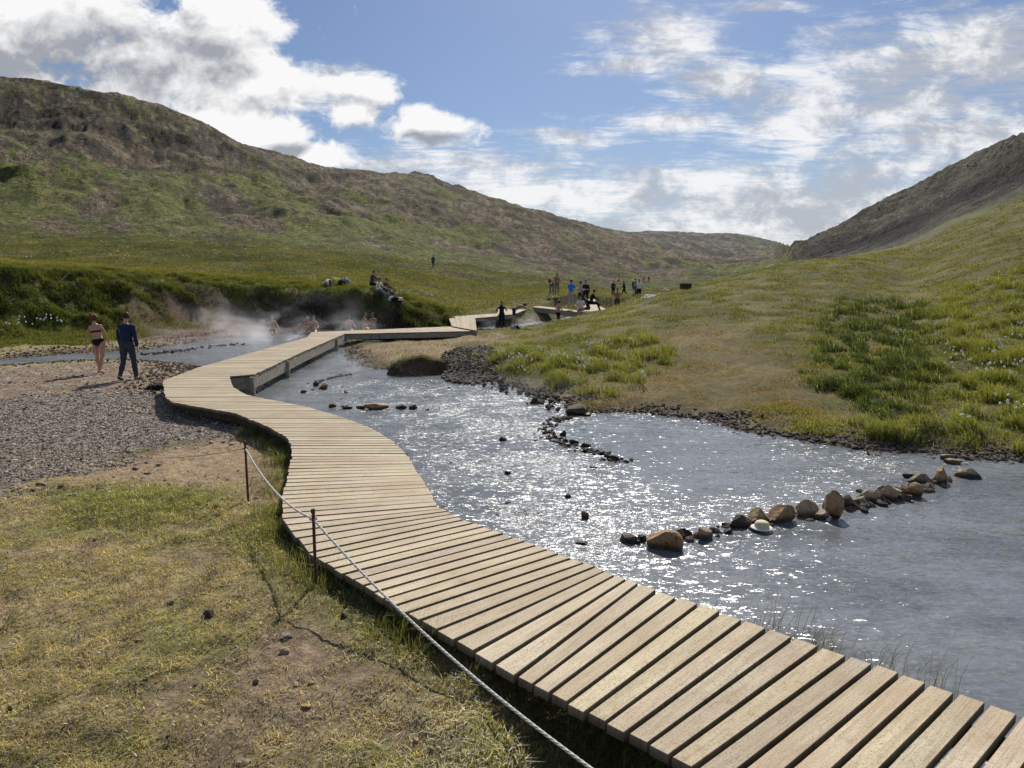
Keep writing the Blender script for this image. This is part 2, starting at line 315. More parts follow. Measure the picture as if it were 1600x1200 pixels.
# ---------------------------------------------------------------- object helpers
def tag(o, label=None, cat=None, group=None, kind=None):
    if label: o['label'] = label
    if cat: o['category'] = cat
    if group: o['group'] = group
    if kind: o['kind'] = kind
    return o
def np_mesh(name, verts, loops, sizes, cols=None, smooth=False, extra=None):
    me = bpy.data.meshes.new(name); nv = len(verts); nl = len(loops); nf = len(sizes)
    me.vertices.add(nv); me.vertices.foreach_set('co', np.asarray(verts, np.float32).ravel())
    me.loops.add(nl); me.loops.foreach_set('vertex_index', np.asarray(loops, np.int32))
    me.polygons.add(nf); st = np.concatenate([[0], np.cumsum(sizes)[:-1]]).astype(np.int32)
    me.polygons.foreach_set('loop_start', st)
    me.polygons.foreach_set('use_smooth', np.full(nf, smooth))
    me.update(calc_edges=True)
    if cols is not None:
        a = me.attributes.new('Col', 'FLOAT_COLOR', 'POINT'); c4 = np.ones((nv, 4), np.float32); c4[:, :3] = cols; a.data.foreach_set('color', c4.ravel())
    for k, v in (extra or {}).items():
        if v.ndim == 1: a = me.attributes.new(k, 'FLOAT', 'POINT'); a.data.foreach_set('value', v.astype(np.float32))
        else: a = me.attributes.new(k, 'FLOAT_VECTOR', 'POINT'); a.data.foreach_set('vector', v.astype(np.float32).ravel())
    return me
def link(name, me, mat=None, parent=None, loc=None):
    o = bpy.data.objects.new(name, me); C.objects.link(o)
    if mat and me is not None and not me.materials: me.materials.append(mat)
    if parent: o.parent = parent
    if loc is not None: o.location = loc
    return o
def empty(name, loc, rz=0):
    o = bpy.data.objects.new(name, None); C.objects.link(o); o.location = loc; o.rotation_euler = (0, 0, rz); o.empty_display_size = .1; return o
def bm_obj(name, bm, mat, parent=None, loc=None, smooth=True):
    me = bpy.data.meshes.new(name); bm.normal_update(); bm.to_mesh(me); bm.free()
    if smooth: me.polygons.foreach_set('use_smooth', [True] * len(me.polygons))
    return link(name, me, mat, parent, loc)
def tube(bm, pts, rad, seg=8, cap=True):
    pts = [Vector(p) for p in pts]; n = len(pts); rings = []
    rs = rad if isinstance(rad, (list, tuple)) else [rad] * n
    for i, p in enumerate(pts):
        d = (pts[min(i + 1, n - 1)] - pts[max(i - 1, 0)]).normalized()
        a = Vector((0, 0, 1)) if abs(d.z) < .9 else Vector((1, 0, 0)); s = d.cross(a).normalized(); t = s.cross(d)
        r = rs[i] if isinstance(rs[i], tuple) else (rs[i], rs[i])
        rings.append([bm.verts.new(p + s * (r[0] * math.cos(2 * math.pi * k / seg)) + t * (r[1] * math.sin(2 * math.pi * k / seg))) for k in range(seg)])
    for i in range(n - 1):
        for k in range(seg):
            bm.faces.new((rings[i][k], rings[i][(k + 1) % seg], rings[i + 1][(k + 1) % seg], rings[i + 1][k]))
    if cap: bm.faces.new(rings[0][::-1]); bm.faces.new(rings[-1])
# ---------------------------------------------------------------- ground colours
def L3(*c): return np.array(c, float)
def lerp(a, b, t): return a * (1 - t[..., None]) + b * t[..., None]
def zone(pts, x, y, z=-.3, soft=.4, wob=.6, seed=60, fr=1.0):
    pl = [P(px, py, z) for px, py in pts]; d = sdist(pl, x, y) + fbm(x * fr, y * fr, 4, seed) * wob
    return sm(soft, -soft, d)
Z_GRAVEL = [(-500,660),(0,622),(120,612),(250,608),(300,636),(365,650),(400,664),(380,682),(300,692),(235,705),(180,722),(130,745),(60,770),(0,790),(-500,900)]
Z_STONY = [(-500,600),(0,574),(120,566),(230,562),(330,572),(260,600),(258,625),(0,640),(-500,680)]
Z_DIRT = [(150,715),(250,700),(380,670),(460,690),(470,800),(400,800),(330,772),(200,765),(80,772),(-100,800),(-100,770),(60,762)]
Z_DIRT2 = [(360,1260),(230,1150),(290,1030),(420,945),(540,985),(680,1080),(800,1240)]
Z_GREENP = [(90,775),(200,768),(335,774),(365,792),(330,830),(180,845),(90,825)]
Z_GREEN2 = [(430,800),(450,870),(560,960),(720,1080),(930,1230),(800,1230),(640,1090),(500,985),(420,940),(360,860)]
Z_BROWN = [(900,560),(1000,525),(1130,520),(1270,560),(1290,600),(1150,610),(1000,630),(930,610)]
Z_TUS = [(1265,560),(1280,510),(1340,488),(1450,495),(1610,480),(1900,470),(1900,610),(1610,625),(1450,610),(1330,580)]
Z_TUS2 = [(765,570),(800,552),(900,550),(1010,540),(1060,560),(1010,590),(930,605),(850,598),(790,590)]
Z_TUS3 = [(1310,655),(1400,640),(1500,630),(1620,640),(1700,700),(1580,708),(1450,700),(1350,690)]
Z_ISLE = [(540,522),(700,520),(800,530),(780,555),(700,560),(700,585),(620,580),(560,572),(540,555)]
x, y = GX, GY
n1 = fbm(x * .7, y * .7, 5, 61); n2 = fbm(x * 2.6, y * 2.6, 4, 62); n3 = fbm(x / 12, y / 12, 5, 63); n4 = fbm(x / 45, y / 45, 5, 64); n5 = fbm(x / 4, y / 4, 4, 65)
green = L3(.125, .135, .032); yel = L3(.3, .25, .125); drt = L3(.25, .18, .115); grav = L3(.27, .235, .195); brown = L3(.135, .098, .044)
olive = L3(.13, .12, .042); scree = L3(.13, .108, .07); dark = L3(.045, .036, .028); pale = L3(.23, .21, .15)
base = lerp(yel * .9, L3(.17, .165, .06), sm(-.1, .4, n1 + .5 * n2)); base = lerp(base, L3(.19, .135, .09), sm(.0, .35, fbm(x * 2.2, y * 2.2, 5, 190)) * .7)
isright = sm(-.02, .03, x / y + .0) * sm(10, 11, y) 
rb = sm(0, .6, WD) * np.where((x > -7.2 + (y - 17) * .0) & (y > 9), 1.0, 0.0) * (LAY < 5.5)
base = lerp(base, lerp(olive * .6, L3(.15, .125, .048), sm(-.2, .35, n5 + .4 * n1)), rb)
gm = lerp(green * .8, L3(.16, .145, .058), sm(-.3, .4, n3 + .3 * n5)); gm = lerp(gm, green * .45, sm(.12, .35, fbm(x / 5, y / 9, 4, 171)) * .6)
base = lerp(base, gm, sm(4.0, 4.3, LAY))
dz1 = zone(Z_STONY, x, y); base = lerp(base, lerp(L3(.23, .165, .11), grav * 1.0, sm(-.05, .35, n2)), dz1)
dz2 = zone(Z_GRAVEL, x, y, wob=.9); base = lerp(base, grav * 1.0, dz2)
dz3 = zone(Z_DIRT, x, y, wob=.7); base = lerp(base, lerp(drt * 1.2, L3(.24, .175, .11), sm(-.2, .4, n2)), dz3 * (1 - .8 * dz2))
dz4 = zone(Z_DIRT2, x, y, soft=.6, wob=1.0, seed=66); base = lerp(base, L3(.2, .145, .1), dz4 * .85)
pt = sm(.12, .38, fbm(x * 1.1, y * 1.1, 5, 67)) * sm(9, 7, y) * (WD > .1); base = lerp(base, drt * 1.05, pt * .7 * (1 - dz2))
dz5 = zone(Z_GREENP, x, y, wob=.4); base = lerp(base, green * 1.15, dz5 * .8)
dz6 = zone(Z_GREEN2, x, y, soft=.35, wob=.3); base = lerp(base, green * .8, dz6 * .8)
br = zone(Z_BROWN, x, y, z=.2, soft=1.2, wob=1.6); base = lerp(base, brown * 1.1, br * .45)
pth = sm(.15, .3, fbm(x / 3.3, y / 3.3, 4, 68)) * rb; base = lerp(base, brown, pth * .35)
isl = zone(Z_ISLE, x, y, z=-.3, soft=.8, wob=1.6); base = lerp(base, L3(.25, .18, .11), isl * sm(-.2, .2, n5 + .2) * .8)
shore = sm(1.3, .15, WD + .5 * n2) * (WD > -5) * (y > 4); base = lerp(base, lerp(L3(.085, .065, .048), drt * .75, sm(0, .4, n2)), shore * .85)
# river strip on the far left bank foot, dark soil of the cut bank
soil = sm(2.2, 2.9, LAY) * sm(4.0, 3.6, LAY) * sm(-.03, -.08, x / y)
base = lerp(base, L3(.04, .026, .02), soil * sm(.5, .1, n5) * sm(-.46, -.38, x / y)); base = lerp(base, L3(.1, .06, .043), soil * sm(-.38, -.46, x / y) * sm(-.66, -.6, x / y) * .9)
base = lerp(base, L3(.12, .072, .05), sm(2.0, 2.3, LAY) * sm(3.25, 3.0, LAY) * sm(-.1, -.14, x / y) * sm(-.62, -.5, x / y) * .9)
base = lerp(base, green * .7, soil * sm(-.5, -.6, x / y))
# hills
veg = sm(-.12, .3, n4 + .35 * n3 + .2 * n5 + .55 * sm(8.4, 6.0, LAY) - .1)
A_ = x / y * 9; Bq = LAY
sc1 = fbm(A_ * 1.0 + Bq * .55, Bq * .9 - A_ * .15, 5, 180); sc2 = fbm(A_ * 3 + Bq * 1.6, Bq * 1.3, 5, 181); sc3 = fbm(A_ * 9 + Bq * 4.5, Bq * 2.2, 4, 182); bnd = fbm(A_ * .8, Bq * 5 + A_ * .9, 5, 183)
bare = sm(-.08, .1, sc1 + .5 * sc2 + .35 * n5 + .2 * (LAY - 7.55) + .3 * sm(-.15, .05, x / y) * sm(.3, .2, x / y)); dg_ = fbm(x / 14 + y / 60, y / 160 - x / 60, 5, 187) * sm(-.2, .0, x / y)
BARE = bare
olv = lerp(L3(.13, .145, .036), L3(.2, .19, .062), sm(-.2, .25, sc2 + n5))
olv = lerp(olv, L3(.06, .065, .024), sm(.08, .3, fbm(x / 9, y / 9, 4, 185)) * .6)
brn = lerp(L3(.23, .175, .112), L3(.105, .078, .052), sm(-.15, .2, sc3 + .6 * n5))
brn = lerp(brn, olv * .8, sm(.0, .3, fbm(x / 22, y / 16, 5, 186)) * .5)
hc = lerp(olv, brn, bare)
hc = lerp(hc, L3(.27, .24, .175), sm(.14, .32, sc3 + .4 * n5) * bare * .6)
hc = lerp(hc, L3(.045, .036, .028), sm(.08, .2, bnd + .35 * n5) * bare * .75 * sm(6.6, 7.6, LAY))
hc = lerp(hc, L3(.06, .05, .036), sm(.06, .22, dg_) * .7); hc = lerp(hc, L3(.04, .036, .03), sm(.1, .2, fbm(x / 60, y / 45, 4, 188) + .2 * n4) * sm(8.6, 9.2, LAY) * sm(.12, .2, x / y) * .8)  # last mix: gully shadows of the distant hills painted as dark patches
hc = lerp(hc, L3(.05, .046, .024), sm(.04, .0, np.abs(sc2 - .05)) * .55)
hc = lerp(hc, L3(.16, .17, .045), sm(.06, .0, np.abs(sc1 + .12)) * .75)
crest = sm(9.2, 9.7, LAY + .3 * n5) * sm(10.3, 10.05, LAY) * sm(-.17, -.13, x / y) * sm(.04, -.01, x / y); Zc = crest
cliff = np.clip(sm(8.7, 8.85, LAY + .1 * n3) * sm(9.5, 9.35, LAY + .15 * n5) * sm(-.3, -.4, x / y) + sm(9.4, 9.65, LAY) * sm(10.1, 9.95, LAY) * sm(-.46, -.4, x / y) * sm(-.32, -.35, x / y) + sm(9.4, 9.7, LAY + .2 * n5) * sm(10.2, 10.0, LAY) * sm(-.14, -.1, x / y) * sm(.02, -.02, x / y), 0, 1)
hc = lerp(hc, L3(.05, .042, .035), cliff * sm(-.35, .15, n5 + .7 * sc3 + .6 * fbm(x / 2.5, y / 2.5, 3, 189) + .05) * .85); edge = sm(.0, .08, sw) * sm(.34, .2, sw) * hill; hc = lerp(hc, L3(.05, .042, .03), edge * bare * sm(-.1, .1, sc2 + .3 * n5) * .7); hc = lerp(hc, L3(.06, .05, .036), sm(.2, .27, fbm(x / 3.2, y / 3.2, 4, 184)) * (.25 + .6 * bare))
rm = sm(.395, .43, x / y)                                 # the right mountain: dark scree with pale moss
bl = LAY + .5 * n3
kR = np.interp(x / y, [.4, .46, .56, .65, .74, 1.2], [5.6, 5.1, 4.6, 4.6, 4.7, 4.7])
fr = fbm(x / 5, y / 5, 5, 172); fs = fbm(x / 26, LAY * 1.1, 4, 72)
palef = np.clip(.85 * sm(7.2, 7.9, LAY + 1.0 * fs + .7 * fr) * sm(.3, .0, fbm(x / 30, LAY * 2.4 + x / 60, 4, 174) + .3 * fr - .04) + .75 * sm(6.1, 5.6, LAY + .8 * fr) * sm(-.1, .12, fr + fs), 0, 1)
mt = lerp(L3(.032, .027, .024), L3(.17, .155, .11), palef)
mt = lerp(mt, L3(.03, .026, .022), sm(.12, .22, fr) * .6)
right_m = rm * sm(-.15, .25, bl - kR)
hill_c = sm(5.0, 6.5, LAY + .8 * n3)
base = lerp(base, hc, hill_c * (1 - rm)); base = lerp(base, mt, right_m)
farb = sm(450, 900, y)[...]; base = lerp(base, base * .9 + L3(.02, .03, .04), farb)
base = lerp(base, L3(.07, .065, .05), sm(.05, -.1, WD)); base = lerp(base, L3(.06, .05, .04), sm(.3, -.1, WD2))
base = base * np.where(y < 40, 1.15 + .5 * n2, 1.0)[..., None]
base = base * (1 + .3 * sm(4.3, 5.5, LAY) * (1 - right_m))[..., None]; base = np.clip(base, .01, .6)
RGH = np.clip(dz1 + dz2 + shore * .7, 0, 1)
# ---------------------------------------------------------------- ground sheet, split into ground and the three slopes
verts = np.stack([GX, GY, Z], -1).reshape(-1, 3)
ii, jj = np.meshgrid(np.arange(NU - 1), np.arange(NY - 1), indexing='ij')
quad = np.stack([ii * NY + jj, (ii + 1) * NY + jj, (ii + 1) * NY + jj + 1, ii * NY + jj + 1], -1).reshape(-1, 4)
dU = np.gradient(verts.reshape(NU, NY, 3), axis=0); dV = np.gradient(verts.reshape(NU, NY, 3), axis=1)
nr = np.cross(dU, dV).reshape(-1, 3); nr /= np.linalg.norm(nr, axis=1, keepdims=True) + 1e-12
lq = LAY[:-1, :-1].reshape(-1); uq = (GX / GY)[:-1, :-1].reshape(-1)
kRq = np.interp(uq, [.4, .46, .56, .65, .74, 1.2], [5.6, 5.1, 4.6, 4.6, 4.7, 4.7])
reg = np.zeros(len(quad), int)
reg[(uq <= .4) & (lq > 6.0)] = 1
reg[(uq > .4) & (lq > kRq)] = 2
reg[(uq <= .4) & (uq > .12) & (lq > 7.8)] = 3
for rid, nm in ((0, 'ground'), (1, 'hills'), (2, 'mountain'), (3, 'distant_hills')):
    q = quad[reg == rid]; used = np.unique(q); mp = np.full(len(verts), -1); mp[used] = np.arange(len(used))
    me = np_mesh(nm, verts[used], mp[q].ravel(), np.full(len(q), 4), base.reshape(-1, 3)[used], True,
                 {'Rgh': RGH.reshape(-1)[used], 'Hill': sm(4.2, 6.0, LAY).reshape(-1)[used]})
    me.normals_split_custom_set_from_vertices(nr[used].tolist())
    tag(link(nm, me, M['ground']), kind='structure')
# big base sheet under everything out to the horizon
me = np_mesh('terrain', [(-6000, -3000, -3), (6000, -3000, -3), (6000, 6000, -3), (-6000, 6000, -3)], [0, 1, 2, 3], [4], np.full((4, 3), .1), False, {'Rgh': np.zeros(4), 'Hill': np.ones(4)})
tag(link('terrain', me, M['ground']), kind='structure')
# ---------------------------------------------------------------- water
RIF = [[(430,600),(640,590),(830,615),(890,650),(850,690),(960,730),(900,790),(1000,840),(900,880),(700,790),(640,700),(520,640)],
       [(1230,700),(1350,705),(1520,725),(1500,745),(1400,760),(1300,770),(1200,800),(1050,830),(960,850),(930,800),(1050,800),(1180,770)],
       [(227,562),(330,532),(480,518),(480,530),(400,552),(320,568)], [(-300,600),(0,565),(200,552),(200,562),(0,574)]]
def water_sheet(name, xs, ys, z, poly):
    X, Y = np.meshgrid(xs, ys, indexing='ij'); rf = np.zeros(X.shape)
    for i, r in enumerate(RIF):
        d = sdist([P(*p, WZ) for p in r], X, Y) + fbm(X * .8, Y * .8, 4, 80 + i) * .9; rf = np.maximum(rf, sm(.5, -.6, d) * (.95 if i != 1 else .75))
    rf = np.clip(rf * (.5 + 1.3 * fbm(X * 1.2, Y * .8, 4, 86)), 0, 1)
    cm = sm(.6, -.8, sdist([P(*p, WZ) for p in [(895,662),(940,650),(1060,656),(1180,690),(1290,725),(1200,775),(1080,785),(990,745),(940,705)]], X, Y))
    cm2 = sm(.5, -.8, sdist([P(*p, WZ) for p in [(1000,880),(1200,850),(1400,800),(1560,770),(1900,790),(2400,1200),(1700,1300),(1300,1050)]], X, Y))
    rf = rf - .42 * cm - .2 * cm2 * (1 + fbm(X * .7, Y * .7, 3, 140) * 1.5)
    # rows of standing ripples: real relief
    zz = z + np.maximum(rf, 0) * (fbm(X * 2.2, Y * 3, 4, 87) * .05 + fbm(X * 7, Y * 9, 3, 88) * .016) + fbm(X * 2, Y * 2, 3, 89) * .006
    d = sdist(poly, X, Y); nx, ny = X.shape
    I, J = np.meshgrid(np.arange(nx - 1), np.arange(ny - 1), indexing='ij')
    q = np.stack([I * ny + J, (I + 1) * ny + J, (I + 1) * ny + J + 1, I * ny + J + 1], -1).reshape(-1, 4)
    keep = (d.ravel()[q] < .9).all(1); q = q[keep]; used = np.unique(q); mp = np.full(X.size, -1); mp[used] = np.arange(len(used))
    V = np.stack([X, Y, zz], -1).reshape(-1, 3)[used]
    me = np_mesh(name, V, mp[q].ravel(), np.full(len(q), 4), None, True, {'Riffle': rf.ravel()[used]})
    return tag(link(name, me, M['water']), kind='structure')
ysw = np.concatenate([np.arange(1.5, 22, .05), np.arange(22, 46, .12)])
water_sheet('water', np.arange(-45, 22, .075), ysw, WZ, WPOLY)
water_sheet('water', np.arange(-6, 12, .12), np.arange(33, 60, .15), -.5, FARW)
X2 = [p for p in FARW2]; bm = bmesh.new(); bm.faces.new([bm.verts.new((p[0], p[1], p[2] + .1)) for p in X2]); o = bm_obj('water', bm, M['water'], smooth=False); tag(o, kind='structure')
# ---------------------------------------------------------------- blades of grass, one big mesh per patch
def blades(name, x, y, h, w, col, lean=.35, wind=(.15, -.1), z=None, curl=1.0, mat=None, parent=None, stuff=True):
    n = len(x); z = H(x, y) if z is None else z
    a = RNG.uniform(0, 2 * math.pi, n); la = RNG.uniform(0, 2 * math.pi, n); lm = np.abs(RNG.normal(0, lean, n))
    dx = np.cos(la) * lm + wind[0]; dy = np.sin(la) * lm + wind[1]
    sx = np.cos(a) * w / 2; sy = np.sin(a) * w / 2; V = np.zeros((n, 5, 3))
    zb = z - .01
    V[:, 0] = np.stack([x - sx, y - sy, zb], 1); V[:, 1] = np.stack([x + sx, y + sy, zb], 1)
    mx = x + dx * h * .28; my = y + dy * h * .28; mz = zb + h * .58
    V[:, 2] = np.stack([mx + sx * .75, my + sy * .75, mz], 1); V[:, 3] = np.stack([mx - sx * .75, my - sy * .75, mz], 1)
    V[:, 4] = np.stack([x + dx * h * curl, y + dy * h * curl, zb + h * (1 - .25 * np.minimum(lm * curl, 1.6))], 1)
    b = (np.arange(n) * 5)[:, None]; lp = np.concatenate([b + [0, 1, 2, 3], b + [3, 2, 4]], 1).ravel()
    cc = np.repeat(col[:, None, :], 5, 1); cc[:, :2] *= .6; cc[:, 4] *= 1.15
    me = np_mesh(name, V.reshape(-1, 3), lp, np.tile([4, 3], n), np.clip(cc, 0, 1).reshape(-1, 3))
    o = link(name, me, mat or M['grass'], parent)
    if stuff: tag(o, kind='stuff')
    return o
def scatter(n, x0, x1, y0, y1, dens):      # rejection sampling, dens(x,y) in 0..1
    x = RNG.uniform(x0, x1, n); y = RNG.uniform(y0, y1, n); k = RNG.uniform(0, 1, n) < dens(x, y); return x[k], y[k]
def scatter_u(n, u0, u1, y0, y1, dens, pw=1.0):
    t = RNG.uniform(0, 1, n) ** pw; y = y0 * (y1 / y0) ** t; x = RNG.uniform(u0, u1, n) * y; k = RNG.uniform(0, 1, n) < dens(x, y); return x[k], y[k]
def gcol(n, a, b, t, jit=.25):
    c = np.array(a)[None] * (1 - t[:, None]) + np.array(b)[None] * t[:, None]; return c * RNG.uniform(1 - jit, 1 + jit, (n, 1))
# foreground lawn
def d_lawn(x, y):
    wd = GRID(WD, x, y); d = (wd > .15).astype(float) * sm(12, 9, y)
    bare = np.clip(zone(Z_GRAVEL, x, y) + zone(Z_DIRT, x, y) * .93 + .75 * zone(Z_DIRT2, x, y, soft=.6, wob=1.0, seed=66) + .6 * sm(.12, .38, fbm(x * 1.1, y * 1.1, 5, 67)), 0, 1)
    return d * (1 - .93 * bare) * (.3 + .7 * sm(-.3, .15, fbm(x * 3.1, y * 3.1, 4, 191)))
x, y = scatter_u(330000, -1.0, .45, 2.6, 10.5, d_lawn, .8); n = len(x)
t = sm(-.1, .5, fbm(x * .7, y * .7, 5, 61) + RNG.normal(0, .12, n)); gp = np.maximum(zone(Z_GREENP, x, y, wob=.4), zone(Z_GREEN2, x, y, soft=.35, wob=.3) * .8)
t = np.maximum(t, gp); straw = RNG.uniform(0, 1, n) < (.5 - .3 * gp)
c = gcol(n, (.36, .3, .15), (.23, .235, .07), t, .4); c[straw] = gcol(int(straw.sum()), (.56, .48, .3), (.3, .22, .12), RNG.uniform(0, 1, int(straw.sum())))
c = c * np.clip(1.12 + 1.1 * fbm(x * 4.5, y * 4.5, 3, 194) + .5 * fbm(x * 1.4, y * 1.4, 3, 195), .45, 1.7)[:, None]
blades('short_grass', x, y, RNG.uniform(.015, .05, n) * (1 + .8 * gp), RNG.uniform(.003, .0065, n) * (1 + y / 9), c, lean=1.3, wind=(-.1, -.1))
# tall weeds and grass along the left edge of the boardwalk
EL = [(447,683),(420,667),(365,645)]
edge_px = [(1085,1205),(960,1140),(880,1100),(806,1057),(730,1010),(655,968),(592,932),(540,900),(497,877),(470,850),(448,822),(441,800),(443,770),(452,730),(453,697),(440,680),(400,662)]
ep = np.array([P(*p, -.15)[:2] for p in edge_px]); 
seg = np.linalg.norm(np.diff(ep, axis=0), axis=1); cs = np.concatenate([[0], np.cumsum(seg)])
def along(n, off, spread):
    s = RNG.uniform(0, cs[-1], n); px_ = np.interp(s, cs, ep[:, 0]); py_ = np.interp(s, cs, ep[:, 1])
    dx = np.interp(s + .05, cs, ep[:, 0]) - np.interp(s - .05, cs, ep[:, 0]); dy = np.interp(s + .05, cs, ep[:, 1]) - np.interp(s - .05, cs, ep[:, 1]); L = np.hypot(dx, dy) + 1e-9
    o = off + RNG.normal(0, 1, n) * spread; return px_ - (dy / L) * -o * -1, py_ + (dx / L) * o * -1 * -1, s
x, y, s_ = along(16000, .10, .16)
cl = sm(-.15, .25, fbm(s_ * 1.3, s_ * 0, 3, 90)); k = RNG.uniform(0, 1, len(x)) < .25 + .75 * cl; x, y, cl = x[k], y[k], cl[k]; n = len(x)
blades('tall_grass', x, y, RNG.uniform(.05, .24, n) * (.45 + .75 * cl), RNG.uniform(.003, .006, n), gcol(n, (.12, .15, .035), (.24, .22, .09), RNG.uniform(0, 1, n) ** 2), lean=.55)
ep2 = np.array([P(*p, WZ + .2)[:2] for p in [(1100,965),(1180,992),(1260,1015),(1340,1040),(1480,1085)]])
t_ = RNG.uniform(0, 4, 420); t_ = t_[(fbm(t_ * 2.3, t_ * 0, 3, 192) > -.05)]; k_ = np.minimum(t_.astype(int), 3); f_ = (t_ - k_)[:, None]; q_ = ep2[k_] * (1 - f_) + ep2[k_ + 1] * f_ + RNG.normal(0, .05, (len(t_), 2)) + np.array([[.02, .0]])
blades('reeds', q_[:, 0], q_[:, 1], RNG.uniform(.35, .68, len(q_)), RNG.uniform(.003, .005, len(q_)), gcol(len(q_), (.09, .09, .04), (.16, .12, .06), RNG.uniform(0, 1, len(q_))), lean=.35, z=np.full(len(q_), WZ - .02))
# right bank and slope
def d_bank(x, y):
    wd = GRID(WD, x, y); w2 = GRID(WD2, x, y); la = GRID(LAY, x, y); u = x / y
    d = sm(.1, .7, wd + .8 * fbm(x * .8, y * .8, 3, 91)) * (w2 > .3) * (la < 6) * sm(1, 3, y - 9)
    d *= ((u > -.28) | ((x > -6.6) & (y < 33))) * 1.0
    d *= np.clip(1 - .45 * zone(Z_BROWN, x, y, z=.2, soft=1.2, wob=1.6), 0, 1) * np.clip(1 - .85 * zone(Z_ISLE, x, y, z=-.3, soft=.8, wob=1.6), 0, 1)
    return d * (.45 + .55 * sm(-.3, .2, fbm(x / 1.6, y / 1.6, 4, 92)))
x, y = scatter_u(560000, -.3, .95, 10.5, 85, d_bank); n = len(x)
t = sm(-.35, .35, fbm(x / 3, y / 3, 4, 93) + RNG.normal(0, .15, n)); straw = RNG.uniform(0, 1, n) < .16
lm = sm(-.2, .4, fbm(x / 1.6, y / 1.6, 4, 92))
bz = zone(Z_BROWN, x, y, z=.2, soft=1.2, wob=1.6)[:, None]; c = gcol(n, (.26, .255, .075), (.13, .16, .042), t, .5); c[straw] = gcol(int(straw.sum()), (.3, .27, .13), (.2, .17, .08), RNG.uniform(0, 1, int(straw.sum())))
c = c * (1 - bz) + np.array([[.25, .175, .075]]) * RNG.uniform(.7, 1.3, (n, 1)) * bz
blades('bank_grass', x, y, RNG.uniform(.03, .085, n) * (1 - .5 * bz[:, 0]) * (.4 + 1.2 * lm) * (1 + y / 55), .007 * (1 + y / 15) * RNG.uniform(.7, 1.3, n), c, lean=.6, wind=(-.12, -.1))
# long green tussocks on the right bank
def d_tus(x, y):
    m = np.maximum.reduce([zone(Z_TUS, x, y, z=.4, soft=.5, wob=1.2, seed=94), zone(Z_TUS2, x, y, z=-.2, soft=.5, wob=1.4, seed=95), zone(Z_TUS3, x, y, z=-.3, soft=.3, wob=.7, seed=96)])
    return m * (.06 + .94 * sm(.0, .25, fbm(x / .9, y / .9, 3, 97) + .1 * zone([(1265,560),(1280,510),(1340,486),(1450,495),(1475,560),(1430,605),(1330,585)], x, y, z=.4))) * (GRID(WD, x, y) > .35)
x, y = scatter_u(330000, -.1, .9, 11, 36, d_tus); n = len(x)
hh = sm(-.1, .45, fbm(x / .9, y / .9, 3, 97)); zt = zone(Z_TUS, x, y, z=.4, soft=.5, wob=1.2, seed=94)
zt = zone([(1265,560),(1280,510),(1340,486),(1450,495),(1475,560),(1430,605),(1330,585)], x, y, z=.4, soft=.6, wob=1.0, seed=94); c = gcol(n, (.22, .235, .06), (.05, .078, .026), np.clip(zt * .85 + .3 * (1 - hh), 0, 1), .35); k = RNG.uniform(0, 1, n) < .1; c[k] = [.34, .36, .2]
la = fbm(x / 1.3, y / 1.3, 2, 98) * 3
blades('long_grass', x, y, RNG.uniform(.16, .42, n) * (.25 + 1.05 * hh), .010 * (1 + y / 30) * RNG.uniform(.6, 1.3, n), c, lean=.5, wind=(-.25, -.2), curl=1.3)
# the cut bank behind the pool: shaggy turf
def d_cut(x, y):
    la = GRID(LAY, x, y); u = x / y
    d = sm(3.0, 3.25, la + .8 * fbm(x / 2.2, y / 2.2, 3, 99) - .15 - .22 * sm(-.62, -.5, u)) * sm(4.9, 4.3, la) * sm(-.06, -.11, u) * (GRID(WD, x, y) > .4)
    return d * (.4 + .6 * sm(-.2, .2, fbm(x / 1.4, y / 1.4, 3, 100)))
x, y = scatter_u(700000, -.95, -.05, 25, 52, d_cut); n = len(x); la = GRID(LAY, x, y)
hh = sm(-.3, .3, fbm(x / 1.4, y / 1.4, 3, 100))
c = gcol(n, (.085, .105, .03), (.24, .22, .065), np.clip(sm(3.9, 4.6, la) + RNG.normal(0, .12, n), 0, 1), .3)  # lower face darker than the top: bank shadow painted into the blades
blades('turf_grass', x, y, RNG.uniform(.14, .34, n) * (.5 + .8 * hh) * (1 - .4 * sm(4, 4.6, la)), .03 * RNG.uniform(.6, 1.3, n), c, lean=.55, wind=(0, -.35), curl=1.2)
# lower terrace at far left and the meadow
def d_mead(x, y):
    la = GRID(LAY, x, y); return sm(3.9, 4.3, la) * sm(6.6, 5.6, la) * (.5 + .5 * sm(-.2, .2, fbm(x / 4, y / 4, 3, 101))) * (x / y < .25)
x, y = scatter_u(230000, -.95, .25, 36, 115, d_mead); n = len(x)
c = gcol(n, (.2, .18, .066), (.115, .128, .04), sm(-.3, .3, fbm(x / 12, y / 12, 5, 63) * -1 + RNG.normal(0, .12, n)), .3)
blades('meadow_grass', x, y, RNG.uniform(.1, .24, n), .04 * (y / 50) * RNG.uniform(.6, 1.3, n), c, lean=.5)
def d_ter(x, y):
    la = GRID(LAY, x, y); u = x / y; return (GRID(WD, x, y) > 1.0) * sm(2.2, 2.6, la + .4 * fbm(x / 2, y / 2, 3, 102)) * sm(3.5, 3.2, la) * sm(-.45, -.55, u + .12 * fbm(x / 3, y / 3, 2, 103))
x, y = scatter_u(90000, -1.0, -.35, 24, 40, d_ter); n = len(x)
blades('terrace_grass', x, y, RNG.uniform(.08, .25, n), .025 * RNG.uniform(.6, 1.3, n), gcol(n, (.17, .17, .04), (.09, .12, .025), RNG.uniform(0, 1, n)), lean=.5)
